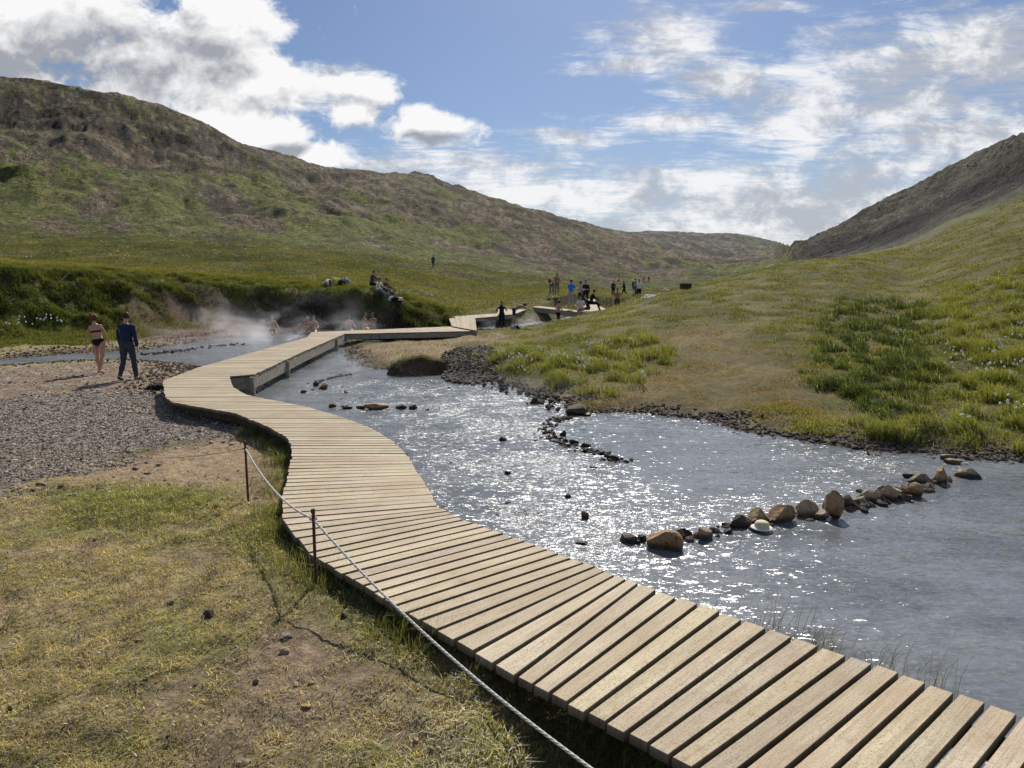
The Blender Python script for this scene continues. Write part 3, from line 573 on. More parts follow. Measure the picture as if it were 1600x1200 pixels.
# ---------------------------------------------------------------- pebbles
ICO = None
def ico_np(sub):
    bm = bmesh.new(); bmesh.ops.create_icosphere(bm, subdivisions=sub, radius=1); v = np.array([q.co[:] for q in bm.verts]); f = np.array([[w.index for w in q.verts] for q in bm.faces]); bm.free(); return v, f
IV, IF = ico_np(1)
def pebbles(name, x, y, size, col, flat=.6, sink=.25, z=None):
    n = len(x); z = H(x, y) if z is None else z
    V = IV[None] * RNG.uniform(.75, 1.2, (n, len(IV), 1)); sc = size[:, None] * np.stack([RNG.uniform(.8, 1.35, n), RNG.uniform(.6, 1.0, n), RNG.uniform(.7, 1.2, n) * flat], 1)
    V = V * sc[:, None, :]; a = RNG.uniform(0, 6.28, n); ca, sa = np.cos(a)[:, None], np.sin(a)[:, None]
    tl = RNG.normal(0, .35, n)[:, None]; V[..., 2] = V[..., 2] + V[..., 0] * tl
    X = V[..., 0] * ca - V[..., 1] * sa + x[:, None]; Y = V[..., 0] * sa + V[..., 1] * ca + y[:, None]; ZZ = V[..., 2] + (z + size * flat * (1 - 2 * sink) * .8)[:, None]
    lp = (IF[None] + (np.arange(n) * len(IV))[:, None, None]).ravel()
    me = np_mesh(name, np.stack([X, Y, ZZ], -1).reshape(-1, 3), lp, np.full(n * len(IF), 3), np.repeat(col, len(IV), 0))
    return tag(link(name, me, M['stones']), kind='stuff')
def pcol(n, lo=.1, hi=.55):
    v = RNG.uniform(lo ** .5, hi ** .5, n) ** 2; w = RNG.uniform(0, 1, (n, 1)); return v[:, None] * (np.array([[1.08, .97, .85]]) * (1 - w) + np.array([[1.25, .9, .62]]) * w * 1 + 0 * w)
def d_g(x, y): return np.clip(zone(Z_GRAVEL, x, y, wob=.9) + .16 * zone(Z_STONY, x, y), 0, 1) * (GRID(WD, x, y) > .1)
x, y = scatter_u(75000, -1.0, -.3, 7.3, 24, d_g, .9); n = len(x)
pebbles('gravel', x, y, RNG.uniform(.008, .022, n) * np.where(RNG.uniform(0, 1, n) < .04, 1.9, 1) * RNG.uniform(.7, 1.25, n) * (.75 + y / 40), pcol(n) * .95)
def d_d(x, y): return np.clip(zone(Z_DIRT, x, y, wob=1.2, soft=.8) * .35 + .5 * zone([(-100,740),(120,720),(220,760),(100,800),(-100,830)], x, y) + .05, 0, 1) * (GRID(WD, x, y) > .4)
x, y = scatter_u(2600, -.95, -.2, 3, 11, d_d); n = len(x)
pebbles('loose_stones', x, y, RNG.uniform(.006, .02, n), pcol(n, .06, .3))
def d_s(x, y):
    d = GRID(WD, x, y); return sm(-.35, -.05, d) * sm(.75, .2, d + .7 * fbm(x * .8, y * .8, 3, 104)) * (x > -7) * (y > 10)
x, y = scatter_u(70000, -.35, .9, 10, 30, d_s); n = len(x)
pebbles('shore_gravel', x, y, RNG.uniform(.015, .055, n), pcol(n, .035, .17), z=np.maximum(H(x, y), WZ - .03))
def d_l(x, y):
    d = GRID(WD, x, y); return sm(-.2, .0, d) * sm(2.2, .6, d) * (x < -7.5) * (y > 16)
x, y = scatter_u(30000, -1.0, -.18, 16, 42, d_l); n = len(x)
pebbles('river_gravel', x, y, RNG.uniform(.02, .06, n), pcol(n, .035, .17) * np.array([[1.1, .9, .8]]), z=np.maximum(H(x, y), WZ - .03))
zp = [P(*p, -.4) for p in [(700,562),(740,552),(770,560),(768,585),(745,592),(705,590),(690,578)]]
x, y = scatter(9000, -3, 0, 17, 27, lambda x, y: sm(.25, -.3, sdist(zp, x, y))); n = len(x)
pebbles('stone_bed', x, y, RNG.uniform(.03, .08, n), pcol(n, .03, .2), z=np.maximum(H(x, y), WZ) + .02)
for zz_, nm in (([(770,425),(800,430),(840,437),(800,436)], 'a'),): pass
def d_scree(x, y):
    la = GRID(LAY, x, y); b_ = GRID(BARE, x, y); u = x / y
    return (la > 5.0) * (la < 10.3) * np.where(u > .4, (la > np.interp(u, [.4, .46, .56, .65, .74, 1.2], [5.8, 5.3, 4.8, 4.8, 4.9, 4.9])) * .9, b_ * (la > 6.3)) * (.15 + .85 * sm(.0, .3, fbm(x / 16, y / 16, 4, 196)))
x, y = scatter_u(200000, -.85, .85, 90, 620, d_scree, .8); n = len(x)
pebbles('scree', x, y, (.07 + .26 * RNG.uniform(0, 1, n) ** 4) * (y / 250) ** .7, np.where((x / y > .4)[:, None], pcol(n, .05, .3), pcol(n, .12, .5)), flat=.4, sink=.4)
# ---------------------------------------------------------------- boulders
def rock_mesh(seed, dims, cuts=12, sub=3, peak=0.0, rough=.035):
    r = random.Random(seed); bm = bmesh.new(); bmesh.ops.create_icosphere(bm, subdivisions=sub, radius=1)
    pl = []
    for _ in range(cuts):
        v = Vector((r.gauss(0, 1), r.gauss(0, 1), r.gauss(.15, .8))).normalized(); pl.append((v, r.uniform(.45, .82)))
    ox, oy = r.uniform(0, 99), r.uniform(0, 99)
    for v in bm.verts:
        for nrm, d in pl:
            k = v.co.dot(nrm)
            if k > d: v.co -= nrm * (k - d) * 1.0
        if peak and v.co.z > 0: v.co.x *= 1 - peak * v.co.z; v.co.y *= 1 - peak * v.co.z; v.co.z *= 1 + peak * .1
    cs_ = np.array([v.co[:] for v in bm.verts])
    nz = fbm(cs_[:, 0] * 2 + cs_[:, 2] + ox, cs_[:, 1] * 2 - cs_[:, 2] * .7 + oy, 4, 110) * rough * 2.4
    for v, q in zip(bm.verts, nz):
        v.co += v.co.normalized() * float(q); v.co = Vector((v.co.x * dims[0], v.co.y * dims[1], v.co.z * dims[2]))
    me = bpy.data.meshes.new('rock'); bm.to_mesh(me); bm.free()
    me.polygons.foreach_set('use_smooth', [True] * len(me.polygons))
    try: me.set_sharp_from_angle(angle=R(24))
    except Exception: pass
    return me
def rock_at(px, py, w, h, mat, label, z=WZ, name='rock', group=None, cat='rock', depth=.8, sink=.35, peak=0.0, seed=None, cuts=13, tilt=0, rz=None, onground=False):
    """px,py: where the rock meets water or ground in front; w,h in pixels"""
    p = hit(px, py) if onground else P(px, py, z)
    s = p[1] / F; a = w * s / 2; full = h * s; c = full / (2 * (1 - sink)) * 1.12; b = a * depth
    seed = seed if seed is not None else int(px * 13 + py * 7)
    if px == 1042: seed = 21; cuts = 6
    me = rock_mesh(seed, (a * 1.1, b * 1.05, c * .84), cuts, 4 if w > 20 else 3, peak)
    o = link(name, me, M[mat]); o.location = (p[0], p[1] + b * .7, p[2] + c * (1 - 2 * sink)); o.rotation_euler = (0, tilt, rz if rz is not None else random.Random(seed).uniform(-.4, .4))
    return tag(o, label, cat, group)
DAM = 'stones of the dam across the pool'
dam = [
 (983,850,32,20,'rock_grey','smooth grey round stone at the boardwalk end of the stone dam',0,.4),
 (1005,846,18,16,'rock_dark','small dark wet stone wedged behind the big rusty boulder',0,.4),
 (1042,861,56,36,'rock_orange','big lumpy rusty boulder first in the dam from the boardwalk',0,.35),
 (1072,838,30,14,'rock_dark','flat dark stone low in the water behind the gap in the dam',0,.45),
 (1103,845,32,24,'rock_tan','tan rounded stone standing alone in the dam gap',.1,.35),
 (1138,834,20,9,'rock_dark','thin dark slab beside the white hat',0,.45),
 (1158,826,38,20,'rock_dark','dark wedge shaped block left of the hat',.1,.35),
 (1188,818,38,24,'rock_yellow','pale orange boulder right behind the white hat',0,.35),
 (1224,818,46,34,'rock_orange','round brown boulder right of the white hat',0,.3),
 (1262,808,40,27,'rock_tan','low brown boulder between the round one and the pointed one',0,.35),
 (1306,812,42,46,'rock_orange','tall pointed brown boulder in the middle of the dam',.45,.25),
 (1284,812,28,18,'rock_tan','low tan stone leaning on the tall pointed boulder',0,.35),
 (1330,796,36,22,'rock_dark','dark rubble heap stone right of the pointed boulder',0,.4),
 (1346,792,30,20,'rock_grey','grey brown stone on the rubble beside the sloping boulder',0,.35),
 (1366,786,34,20,'rock_tan','tan low boulder before the sloping grey one',0,.35),
 (1393,782,38,30,'rock_tan','sloping tan boulder with a sharp ridge in the dam',.3,.3),
 (1432,778,32,24,'rock_orange','dark brown cracked boulder near the right end of the dam',0,.3),
 (1440,758,36,18,'rock_grey','mossy grey flat boulder behind the cracked one',0,.35),
 (1472,757,28,30,'rock_orange','small pyramid shaped brown boulder near the right bank',.5,.2),
 (1517,748,48,18,'rock_tan','long low brown boulder last in the dam toward the bank',0,.35),
 (1424,748,22,12,'rock_dark','small dark stone in the riffle above the dam end',0,.35),
 (1495,727,28,9,'rock_yellow','flat yellowish slab in the water by the right bank',0,.3),
 (1484,719,28,10,'rock_tan','pale flat slab touching the right bank',0,.3),
 (913,811,15,13,'rock_orange','lone brown stone in the riffle left of the dam',0,.35),
 (888,778,12,8,'rock_dark','small dark wet stone upstream of the lone brown stone',0,.35),
 (908,852,30,7,'rock_grey','drowned mossy stone at the edge of the boardwalk',0,.45),
 (786,689,15,6,'rock_dark','flat dark stone alone in the middle of the rapids',0,.4),
 (792,742,12,8,'rock_dark','small dark stone low in the rapids near the boardwalk curve',0,.4),
]
for (px, py, w, h, mt_, lb, pk, sk) in dam: rock_at(px, py, w, h, mt_, lb, peak=pk, sink=sk, group=DAM if px > 980 else None)
# small rubble between the boulders
def rubble(name, pts, n, spread, smin, smax, lo=.03, hi=.16, z=WZ):
    pp = np.array([P(*p, z)[:2] for p in pts]); t = RNG.uniform(0, len(pp) - 1, n); k = t.astype(int); f = (t - k)[:, None]
    q = pp[k] * (1 - f) + pp[np.minimum(k + 1, len(pp) - 1)] * f + RNG.normal(0, spread, (n, 2))
    return pebbles(name, q[:, 0], q[:, 1], RNG.uniform(smin, smax, n), pcol(n, lo, hi), flat=.75, z=np.full(n, z - .02))
rubble('rubble', [(1318,795),(1345,788),(1375,780),(1400,775),(1430,768),(1470,752)], 150, .1, .04, .09)
rubble('rubble', [(985,846),(1040,848),(1090,838),(1150,822),(1215,810),(1290,800)], 60, .08, .03, .07)
mid = [(880,681,12,9,'rock_dark','upright dark stone on the inner curve of the small stone ring'),(897,694,15,9,'rock_dark','round black stone in the middle of the stone ring'),
 (915,699,18,7,'rock_dark','low black slab past the middle of the stone ring'),(944,711,16,8,'rock_dark','dark block near the outer tip of the stone ring'),
 (957,719,26,8,'rock_dark','long black slab at the outer tip of the stone ring'),(918,650,16,7,'rock_orange','rusty stone on the bank end of the stone ring')]
for px, py, w, h, mt_, lb in mid: rock_at(px, py, w, h, mt_, lb, group='stones of the curved ring in the rapids')
rubble('rubble', [(890,652),(868,656),(850,668),(857,682),(875,692),(905,702),(935,708),(965,722)], 200, .09, .025, .06, .02, .1)
rubble('rubble', [(850,672),(845,690)], 20, .2, .02, .05, .02, .1)
x, y = scatter(2600, -6, 6, 7.5, 22, lambda x, y: zone(RIF[0], x, y, z=WZ, soft=.3, wob=.6) * sm(.1, .3, fbm(x * .9, y * .9, 3, 193))); n = len(x)
pebbles('bed_stones', x, y, RNG.uniform(.03, .085, n), pcol(n, .02, .09), flat=.6, z=np.full(n, WZ - .055))
l2 = [(519,637,16,9,'rock_orange','round brown stone nearest the boardwalk in the short stone row'),(540,639,20,6,'rock_grey','flat brown stone second in the short stone row'),
 (562,639,18,6,'rock_tan','low tan stone third in the short stone row'),(590,641,52,12,'rock_orange','widest brown boulder in the short stone row'),
 (626,639,18,8,'rock_grey','small brown stone right of the widest one in the short row'),(644,640,16,9,'rock_dark','dark round stone ending the short stone row')]
for px, py, w, h, mt_, lb in l2: rock_at(px, py, w, h, mt_, lb, group='short stone row beside the boardwalk curve')
for i, (px, py, w, h, mt_, lb) in enumerate([(493,603,14,9,'rock_dark','dark stone at the left of the little islet'),(504,608,18,11,'rock_orange','brown stone at the right of the little islet'),
      (474,614,10,5,'rock_grey','tiny drowned stone left of the little islet')]): rock_at(px, py, w, h, mt_, lb)
rubble('rubble', [(490,600),(510,592),(530,588),(545,585)], 60, .09, .03, .06, .02, .1)
rubble('rubble', [(232,555),(262,550),(300,546),(345,540),(380,538)], 120, .25, .04, .09, .02, .1)
rubble('rubble', [(640,560),(760,590),(880,636)], 160, .25, .04, .1, .03, .14, z=-.5)
rock_at(905,645,48,16,'rock_dark','dark boulder at the corner of the bank by the stone ring', z=-.5)
rock_at(783,601,18,12,'rock_dark','dark stone under the grassy bank by the rapids', z=-.5)
# loose stones on the near ground: pixel base, size
gs = [(732,'x')]
gstones = [(325,966,20,16,'rock_dark','dark angular stone with a white chip on the dry grass'),(264,946,13,10,'rock_dark','dark round stone left of the chipped one on dry grass'),
 (445,1022,20,13,'rock_tan','light stone lying under a darker one on dry grass'),(445,999,24,10,'rock_dark','flat dark stone just above the light one'),
 (214,1004,11,8,'rock_yellow','small white chip on dry grass'),(399,1070,15,14,'rock_dark','dark blocky stone on bare soil'),
 (227,1065,12,8,'rock_dark','small dark pebble in thin grass'),(461,1073,16,9,'rock_tan','flat pale stone on bare soil'),
 (486,1071,13,9,'rock_orange','rusty flat stone beside the pale one on bare soil'),(475,1109,20,8,'rock_yellow','whitish flat stone lowest on the bare soil'),
 (649,1164,15,14,'rock_tan','round tan stone near the bottom edge by the rope'),(802,1172,22,12,'rock_grey','grey stone under the rope beside the boardwalk'),
 (337,796,14,9,'rock_dark','dark stone at the right end of the green patch'),(400,780,10,6,'rock_dark','small dark stone at the foot of the far rope post'),
 (124,823,11,6,'rock_dark','dark stone on dry grass below the green patch'),(147,846,9,7,'rock_dark','lower left small dark stone on dry grass'),
 (359,836,9,6,'rock_dark','tiny dark stone on the worn patch'),(316,930,9,6,'rock_dark','small dark stone above the chipped stone'),
 (537,966,14,12,'rock_dark','dark stone in the shade near the near rope post'),(60,760,20,9,'rock_grey','big grey stone at the edge of the gravel'),
 (92,764,13,10,'rock_dark','dark stone right of the big grey one at the gravel edge'),(110,776,15,7,'rock_dark','flat dark stone above the green patch left end'),
 (155,764,12,6,'rock_dark','flat dark stone at the top of the green patch'),(247,729,12,6,'rock_dark','dark stone on the bare orange soil'),
 (210,735,13,7,'rock_grey','grey stone in the small group on the bare soil'),(195,725,12,7,'rock_dark','dark stone in the small group on the bare soil'),
 (228,742,13,5,'rock_dark','flat dark stone lowest of the group on the bare soil'),(258,752,9,5,'rock_dark','small stone below the group on the bare soil'),
 (1333+0,566,12,5,'rock_tan','small pale stone on the short grass of the right bank'),]
for gi, (px, py, w, h, mt_, lb) in enumerate(gstones): rock_at(px, py, w, h * .75, 'rock_grey' if (mt_ == 'rock_dark' and gi % 2) else mt_, lb, name='stone', cat='stone', onground=True, sink=.25)
# ---------------------------------------------------------------- boardwalk
def Pxy(p, z=0): q = P(p[0], p[1], z); return np.array([q[0], q[1]])
NEAR = [((1085,1200),(1326,1025)),((806,1057),(997,912)),((655,969),(914,879)),((482,864),(725,812)),((441,810),(683,791))]
LEFTE = [(441,810),(440,780),(447,750),(456,714),(455,697),(447,683),(420,667),(365,645),(300,634),(268,628),(258,620),(254,595),(310,574),(400,549),(480,527),(487,518.5)]
RIGHTE = [(683,791),(668,762),(655,742),(640,715),(615,690),(580,668),(530,650),(478,635),(420,624),(385,617),(365,605),(358,588),(397,585),(470,551),(540,521),(541,518.5)]
planks = []                                # each: 4 corners xy (l0,r0,r1,l1), z
st = [(Pxy(l), Pxy(r)) for l, r in NEAR]
d0 = st[0][0] - st[1][0]; d0 /= np.linalg.norm(d0); dr = st[0][1] - st[1][1]; dr /= np.linalg.norm(dr)
st = [(st[0][0] + d0 * 2.6, st[0][1] + dr * 2.6 )] + st
PITCH = .142; GAP = .028
rp = random.Random(3)
for (l0, r0), (l1, r1) in zip(st[:-1], st[1:]):
    Ls = np.linalg.norm((l0 + r0) / 2 - (l1 + r1) / 2); n = max(1, round(Ls / PITCH)); g = GAP / Ls * .5
    for i in range(n):
        a, b = i / n + g, (i + 1) / n - g
        planks.append((l0 + (l1 - l0) * a, r0 + (r1 - r0) * a, r0 + (r1 - r0) * b, l0 + (l1 - l0) * b, 0))
le = np.array([Pxy(p) for p in LEFTE]); re_ = np.array([Pxy(p) for p in RIGHTE])
def zdeck(Yv): return .05 * float(sm(17, 20, np.array(Yv))) 
Ys = le[0, 1]; Yend = 31.9; tilt = lambda Y: float(np.interp(Y, [le[0,1], 9, 12], [(le[0,1] - re_[0,1]), .0, 0]))
y0 = Ys
while y0 < Yend - .1:
    p_ = .152; a, b = y0 + GAP / 2, y0 + p_ - GAP / 2
    tl = tilt(y0)
    xa, xb = np.interp(a, le[:, 1], le[:, 0]), np.interp(b, le[:, 1], le[:, 0]); ra, rb_ = np.interp(a - tl, re_[:, 1], re_[:, 0]), np.interp(b - tl, re_[:, 1], re_[:, 0])
    planks.append((np.array([xa, a]), np.array([ra, a - tl]), np.array([rb_, b - tl]), np.array([xb, b]), 0)); y0 += p_
def deck_mesh(planks, th=.054):
    V, Lp, Sz, Co, Gr = [], [], [], [], []
    for l0, r0, r1, l1, z in planks:
        e = rp.uniform(-.012, .012); e2 = rp.uniform(-.012, .012); d = (r0 - l0) / (np.linalg.norm(r0 - l0) + 1e-9)
        cs4 = [l0 + d * e, r0 + d * e2, r1 + d * e2, l1 + d * e]; za = z + rp.uniform(-.003, .003); zb = z + rp.uniform(-.003, .003)
        rnd = rp.uniform(0, 40); Lh = np.linalg.norm(r0 - l0); W = np.linalg.norm(l1 - l0); c = rp.uniform(.86, 1.12); cc = (c, c * rp.uniform(.97, 1.01), c * rp.uniform(.93, 1.02))
        k = len(V); cen = sum(cs4) / 4; bv = .003
        ins = []
        for q, s_ in zip(cs4, (0, 1, 2, 3)):
            dd = cen - q; ax = (r0 - l0) / (Lh + 1e-9); wv = (l1 - l0) / (W + 1e-9)
            ins.append(q + ax * (bv if s_ in (0, 3) else -bv) + wv * (bv if s_ in (0, 1) else -bv))
        zs = [za, zb, zb, za]
        for q, z_ in zip(ins, zs): V.append((q[0], q[1], z_))
        for q, z_ in zip(cs4, zs): V.append((q[0], q[1], z_ - .004))
        for q, z_ in zip(cs4, zs): V.append((q[0], q[1], z_ - th))
        uvs = [(0, 0), (Lh, 0), (Lh, W), (0, W)]
        for _ in range(3):
            for u_, v_ in uvs: Gr.append((u_ + rnd, v_ + rnd * .37, rnd))
        for j in range(12): Co.append(cc if j < 4 else tuple(v * (.45 if j < 8 else .2) for v in cc))  # sides and undersides darkened: shade between planks put into the colour
        fs = [(0, 1, 2, 3)] + [(i, i + 4, (i + 1) % 4 + 4, (i + 1) % 4) for i in range(4)] + [(i + 4, i + 8, (i + 1) % 4 + 8, (i + 1) % 4 + 4) for i in range(4)] + [(11, 10, 9, 8)]
        for f in fs: Lp += [k + i for i in f]; Sz.append(4)
    me = np_mesh('deck', V, Lp, Sz, np.array(Co), False, {'Grain': np.array(Gr, float)}); return me
bw = empty('boardwalk', (0, 6, 0)); tag(bw, 'long weathered plank boardwalk curving from the foreground over the steaming stream', 'boardwalk')
def par(o, p): o.parent = p; o.matrix_parent_inverse = Matrix.Translation(-Vector(p.location)); return o
par(link('deck', deck_mesh(planks), M['wood']), bw)
def beam(bm, pts, ztop, hgt, th):
    pts = [np.array(p) for p in pts]
    n = len(pts); nm = []
    for i in range(n):
        d = pts[min(i + 1, n - 1)] - pts[max(i - 1, 0)]; d = d / np.linalg.norm(d); nm.append(np.array([-d[1], d[0]]))
    rings = []
    for p, q in zip(pts, nm):
        a = p + q * th / 2; b = p - q * th / 2
        rings.append([bm.verts.new((a[0], a[1], ztop)), bm.verts.new((b[0], b[1], ztop)), bm.verts.new((b[0], b[1], ztop - hgt)), bm.verts.new((a[0], a[1], ztop - hgt))])
    for i in range(n - 1):
        for k in range(4): bm.faces.new((rings[i][k], rings[i][(k + 1) % 4], rings[i + 1][(k + 1) % 4], rings[i + 1][k]))
    bm.faces.new(rings[0][::-1]); bm.faces.new(rings[-1])
def inset(pl, pr, t): return [a + (b - a) * t for a, b in zip(pl, pr)]
nl = [s[0] for s in st]; nr_ = [s[1] for s in st]
ysamp = np.concatenate([[le[0, 1]], np.arange(8, 15, .6), [15.3, 15.8]])
lm_ = nl[:-1] + [np.array([np.interp(v, le[:, 1], le[:, 0]), v]) for v in ysamp]; rm_ = nr_[:-1] + [np.array([np.interp(v, re_[:, 1], re_[:, 0]), v]) for v in ysamp]
M['joist'] = simple('shade_dark_joist', (.07, .055, .04), .9, .35, 9, .01)  # darker than the bridge beams: shadow under the deck put into the colour
for t in (.13, .5, .87):
    bm = bmesh.new(); beam(bm, inset(lm_, rm_, t), -.057, .14, .05); par(bm_obj('joist', bm, M['joist'], smooth=False), bw)
# side beams of the bridge span
brR = [Pxy((358,588)), Pxy((397,585)), Pxy((470,551)), Pxy((540,521))]; brL = [Pxy((256,595)), Pxy((310,574)), Pxy((400,549)), Pxy((480,527)), Pxy((487,519))]
for k, (e, dx) in enumerate(((brR, -.05), (brL, .05))):
    bm = bmesh.new(); beam(bm, [q + np.array([dx, .05]) for q in e], -.057, .3, .08); par(bm_obj('side_beam', bm, M['beam'], smooth=False), bw)
e = [Pxy((358,590)), Pxy((366,606)), Pxy((386,618))]; bm = bmesh.new(); beam(bm, [q + np.array([-.06, 0]) for q in e], -.057, .2, .06); par(bm_obj('side_beam', bm, M['beam'], smooth=False), bw)
for px, py in [(362,592),(400,587),(455,562),(530,528),(268,600),(470,652),(560,668),(612,700),(640,735),(668,780),(760,838),(930,905),(1180,985),(1450,1075)]:
    q = Pxy((px, py)); bm = bmesh.new(); bmesh.ops.create_cube(bm, size=1, matrix=Matrix.Translation((q[0] - .14, q[1] + .1, -.45)) @ Matrix.Diagonal((.1, .1, .8, 1))); par(bm_obj('post', bm, M['beam'], smooth=False), bw)
# later sections of the same walkway, then the separate one further up
def quad_planks(c, z, pitch=.158):         # c: four pixel corners a0,a1 (near edge), b1,b0 (far edge); planks run from a-edge to b-edge
    a0, a1, b1, b0 = [np.array(P(p[0], p[1], z)[:2]) for p in c]; L_ = max(np.linalg.norm(a1 - a0), np.linalg.norm(b1 - b0)); n = max(2, round(L_ / pitch)); g = GAP / L_ * .5; out = []
    for i in range(n):
        s, t = i / n + g, (i + 1) / n - g
        out.append((a0 + (a1 - a0) * s, b0 + (b1 - b0) * s, b0 + (b1 - b0) * t, a0 + (a1 - a0) * t, z))
    return out, [a0, a1, b1, b0]
def section(parent, c, z, bh=.2, pitch=.158, near_only=False):
    pl, cr = quad_planks(c, z, pitch); par(link('deck', deck_mesh(pl), M['wood']), parent)
    for p, q in ((cr[0], cr[1]), (cr[3], cr[2])):
        bm = bmesh.new(); d = (cr[3] - cr[0]); d = d / np.linalg.norm(d) * (.06 if p is cr[0] else -.06); beam(bm, [p + d, q + d], z - .048, bh, .06); par(bm_obj('side_beam', bm, M['beam'], smooth=False), parent)
section(bw, [(541,521.5),(744,517),(706,510),(488,519)], .0, .22)
section(bw, [(706,509.5),(745,516.5),(742,492),(700,494)], .06, .2)
section(bw, [(742,497),(779,494),(779,489.5),(742,492)], .1, .18)
section(bw, [(777,493),(803,491),(834,479),(778,475.5)], .25, .2)
section(bw, [(834,480),(903,487.5),(903,485),(834,477)], .4, .3)
bw2 = empty('boardwalk', PD(930, 475, 52)); tag(bw2, 'short pale boardwalk platform upstream among the standing visitors', 'boardwalk')
section(bw2, [(905,488),(955,486),(930,475.5),(912,476)], .45, .16)
section(bw2, [(917,474),(930,474),(930,461),(917,460.5)], .55, .16)
section(bw2, [(930,463),(1055,461),(1055,459),(930,460.5)], .55, .15)
# ---------------------------------------------------------------- rope posts and ropes
M['rust'] = simple('rusty_iron', (.06, .028, .02), .6, .5, 60, .002, .4)
M['rope'] = simple('white_rope', (.62, .6, .54), .85, .15, 80, .001)
M['twine'] = simple('grey_twine', (.2, .19, .17), .9, .2, 80)
def stake(px, py, top, label):
    p = hit(px, py); q = PD(px, top, p[1]); h = q[2] - p[2]; t = empty('rope_post', p); tag(t, label, 'post', 'iron rope posts beside the boardwalk')
    bm = bmesh.new(); tube(bm, [(0, 0, -.25), (0, 0, h * .5), (.003, 0, h)], .013, 6); bm_obj('stake', bm, M['rust'], t, smooth=False)
    bm = bmesh.new(); tube(bm, [(0, 0, h - .035), (0, 0, h - .005)], .018, 8); bm_obj('cap', bm, M['rust'], t)
    bm = bmesh.new()
    pts = [(.028 * math.cos(a), .028 * math.sin(a), h - .085) for a in [i * math.pi / 6 for i in range(13)]]; tube(bm, pts, .005, 6, False); bm_obj('ring', bm, M['rust'], t)
    return Vector((p[0], p[1], p[2] + h - .085))
r1 = stake(388, 784, 689, 'rusty iron stake farther along the boardwalk with two ropes tied on')
r2 = stake(494, 914, 795, 'rusty iron stake nearer the camera in the weeds by the boardwalk edge')
def rope(a, b, sag, rad, mat, label, strands=3):
    t = bmesh.new(); n = 140; a, b = Vector(a), Vector(b); L_ = (b - a).length
    path = [a.lerp(b, i / n) - Vector((0, 0, sag * 4 * (i / n) * (1 - i / n))) for i in range(n + 1)]
    d = (b - a).normalized(); s = d.cross(Vector((0, 0, 1))).normalized()
    for k in range(strands):
        pts = []
        for i, p in enumerate(path):
            ph = i / n * L_ / .06 * 2 * math.pi / 1.0 * .5 + k * 2 * math.pi / strands; pts.append(p + s * math.cos(ph) * rad * .55 + Vector((0, 0, 1)) * math.sin(ph) * rad * .55)
        tube(t, pts, rad * .62, 5, False)
    return tag(bm_obj('rope', t, M[mat]), label, 'rope')
rope(r1, r2, .13, .009, 'rope', 'white twisted rope hanging between the two iron stakes')
r3 = PD(1010, 1262, 2.9)
rope(r2, r3, .13, .009, 'rope', 'white twisted rope running from the near stake to the bottom of the photo')
r4 = P(-40, 716, .1)
rope(r1, (P(150, 707, -.15)), .1, .004, 'twine', 'thin grey cord running left from the farther stake over the gravel', 2)
# ---------------------------------------------------------------- hat, bags, clothes
def lathe(prof, seg=24):
    bm = bmesh.new(); rings = [[bm.verts.new((r * math.cos(2 * math.pi * k / seg), r * math.sin(2 * math.pi * k / seg), z)) for k in range(seg)] for r, z in prof]
    for i in range(len(prof) - 1):
        for k in range(seg): bm.faces.new((rings[i][k], rings[i][(k + 1) % seg], rings[i + 1][(k + 1) % seg], rings[i + 1][k]))
    bm.faces.new(rings[-1]); return bm
M['hat'] = simple('cream_straw', (.72, .62, .4), .8, .15, 60, .003); M['white_cloth'] = simple('white_cloth', (.75, .74, .7), .8, .1, 20, .004)
hp = P(1190, 829, WZ); ht = empty('sun_hat', (hp[0], hp[1], WZ + .03)); tag(ht, 'white wide brimmed hat lying on the water edge of the dam', 'hat')
bm = lathe([(.12, .0), (.125, .006), (.12, .012), (.085, .02), (.08, .022)]); bm_obj('brim', bm, M['white_cloth'], ht)
bm = lathe([(.084, .018), (.08, .05), (.068, .075), (.04, .088), (.01, .092)]); bm_obj('crown', bm, M['hat'], ht)
def lump(name, px, py, w, h, mats, label, cat, seed, yoff=0, zoff=0, parts=('bundle',), Y=None):
    p = hit(px, py)
    if Y: q = PD(px, py, Y); p = (q[0], q[1], float(H(q[0], q[1])))
    s = p[1] / F; r = random.Random(seed); t = empty(name, (p[0], p[1] + yoff, p[2] + zoff)); tag(t, label, cat)
    W = w * s; Hh = h * s; k = len(mats)
    for i, mname in enumerate(mats):
        bm = bmesh.new(); bmesh.ops.create_icosphere(bm, subdivisions=4, radius=1)
        v = np.array([q.co[:] for q in bm.verts]); o1 = seed * 3.1 + i * 7
        n_ = fbm(v[:, 0] * 1.7 + o1, v[:, 1] * 1.7 + v[:, 2], 4, 130) * 1.0 + np.abs(fbm(v[:, 0] * 3 + v[:, 2] * 2, v[:, 1] * 3 + o1, 3, 131)) * .7 - .15
        rx, ry, rz_ = W / k * r.uniform(.5, .75), min(W * .3, W / k * .8), Hh * r.uniform(.32, .55)
        for q, nn in zip(bm.verts, n_): q.co = q.co * (1 + float(nn)); q.co.z = max(q.co.z, -.4); q.co = Vector((q.co.x * rx, q.co.y * ry, q.co.z * rz_))
        o = bm_obj(parts[i % len(parts)], bm, M[mname], t)
        o.location = ((i - (k - 1) / 2) * W / k * .85, r.uniform(-.15, .15) * W, Hh * .12); o.rotation_euler = (0, 0, r.uniform(-.5, .5))
    return t
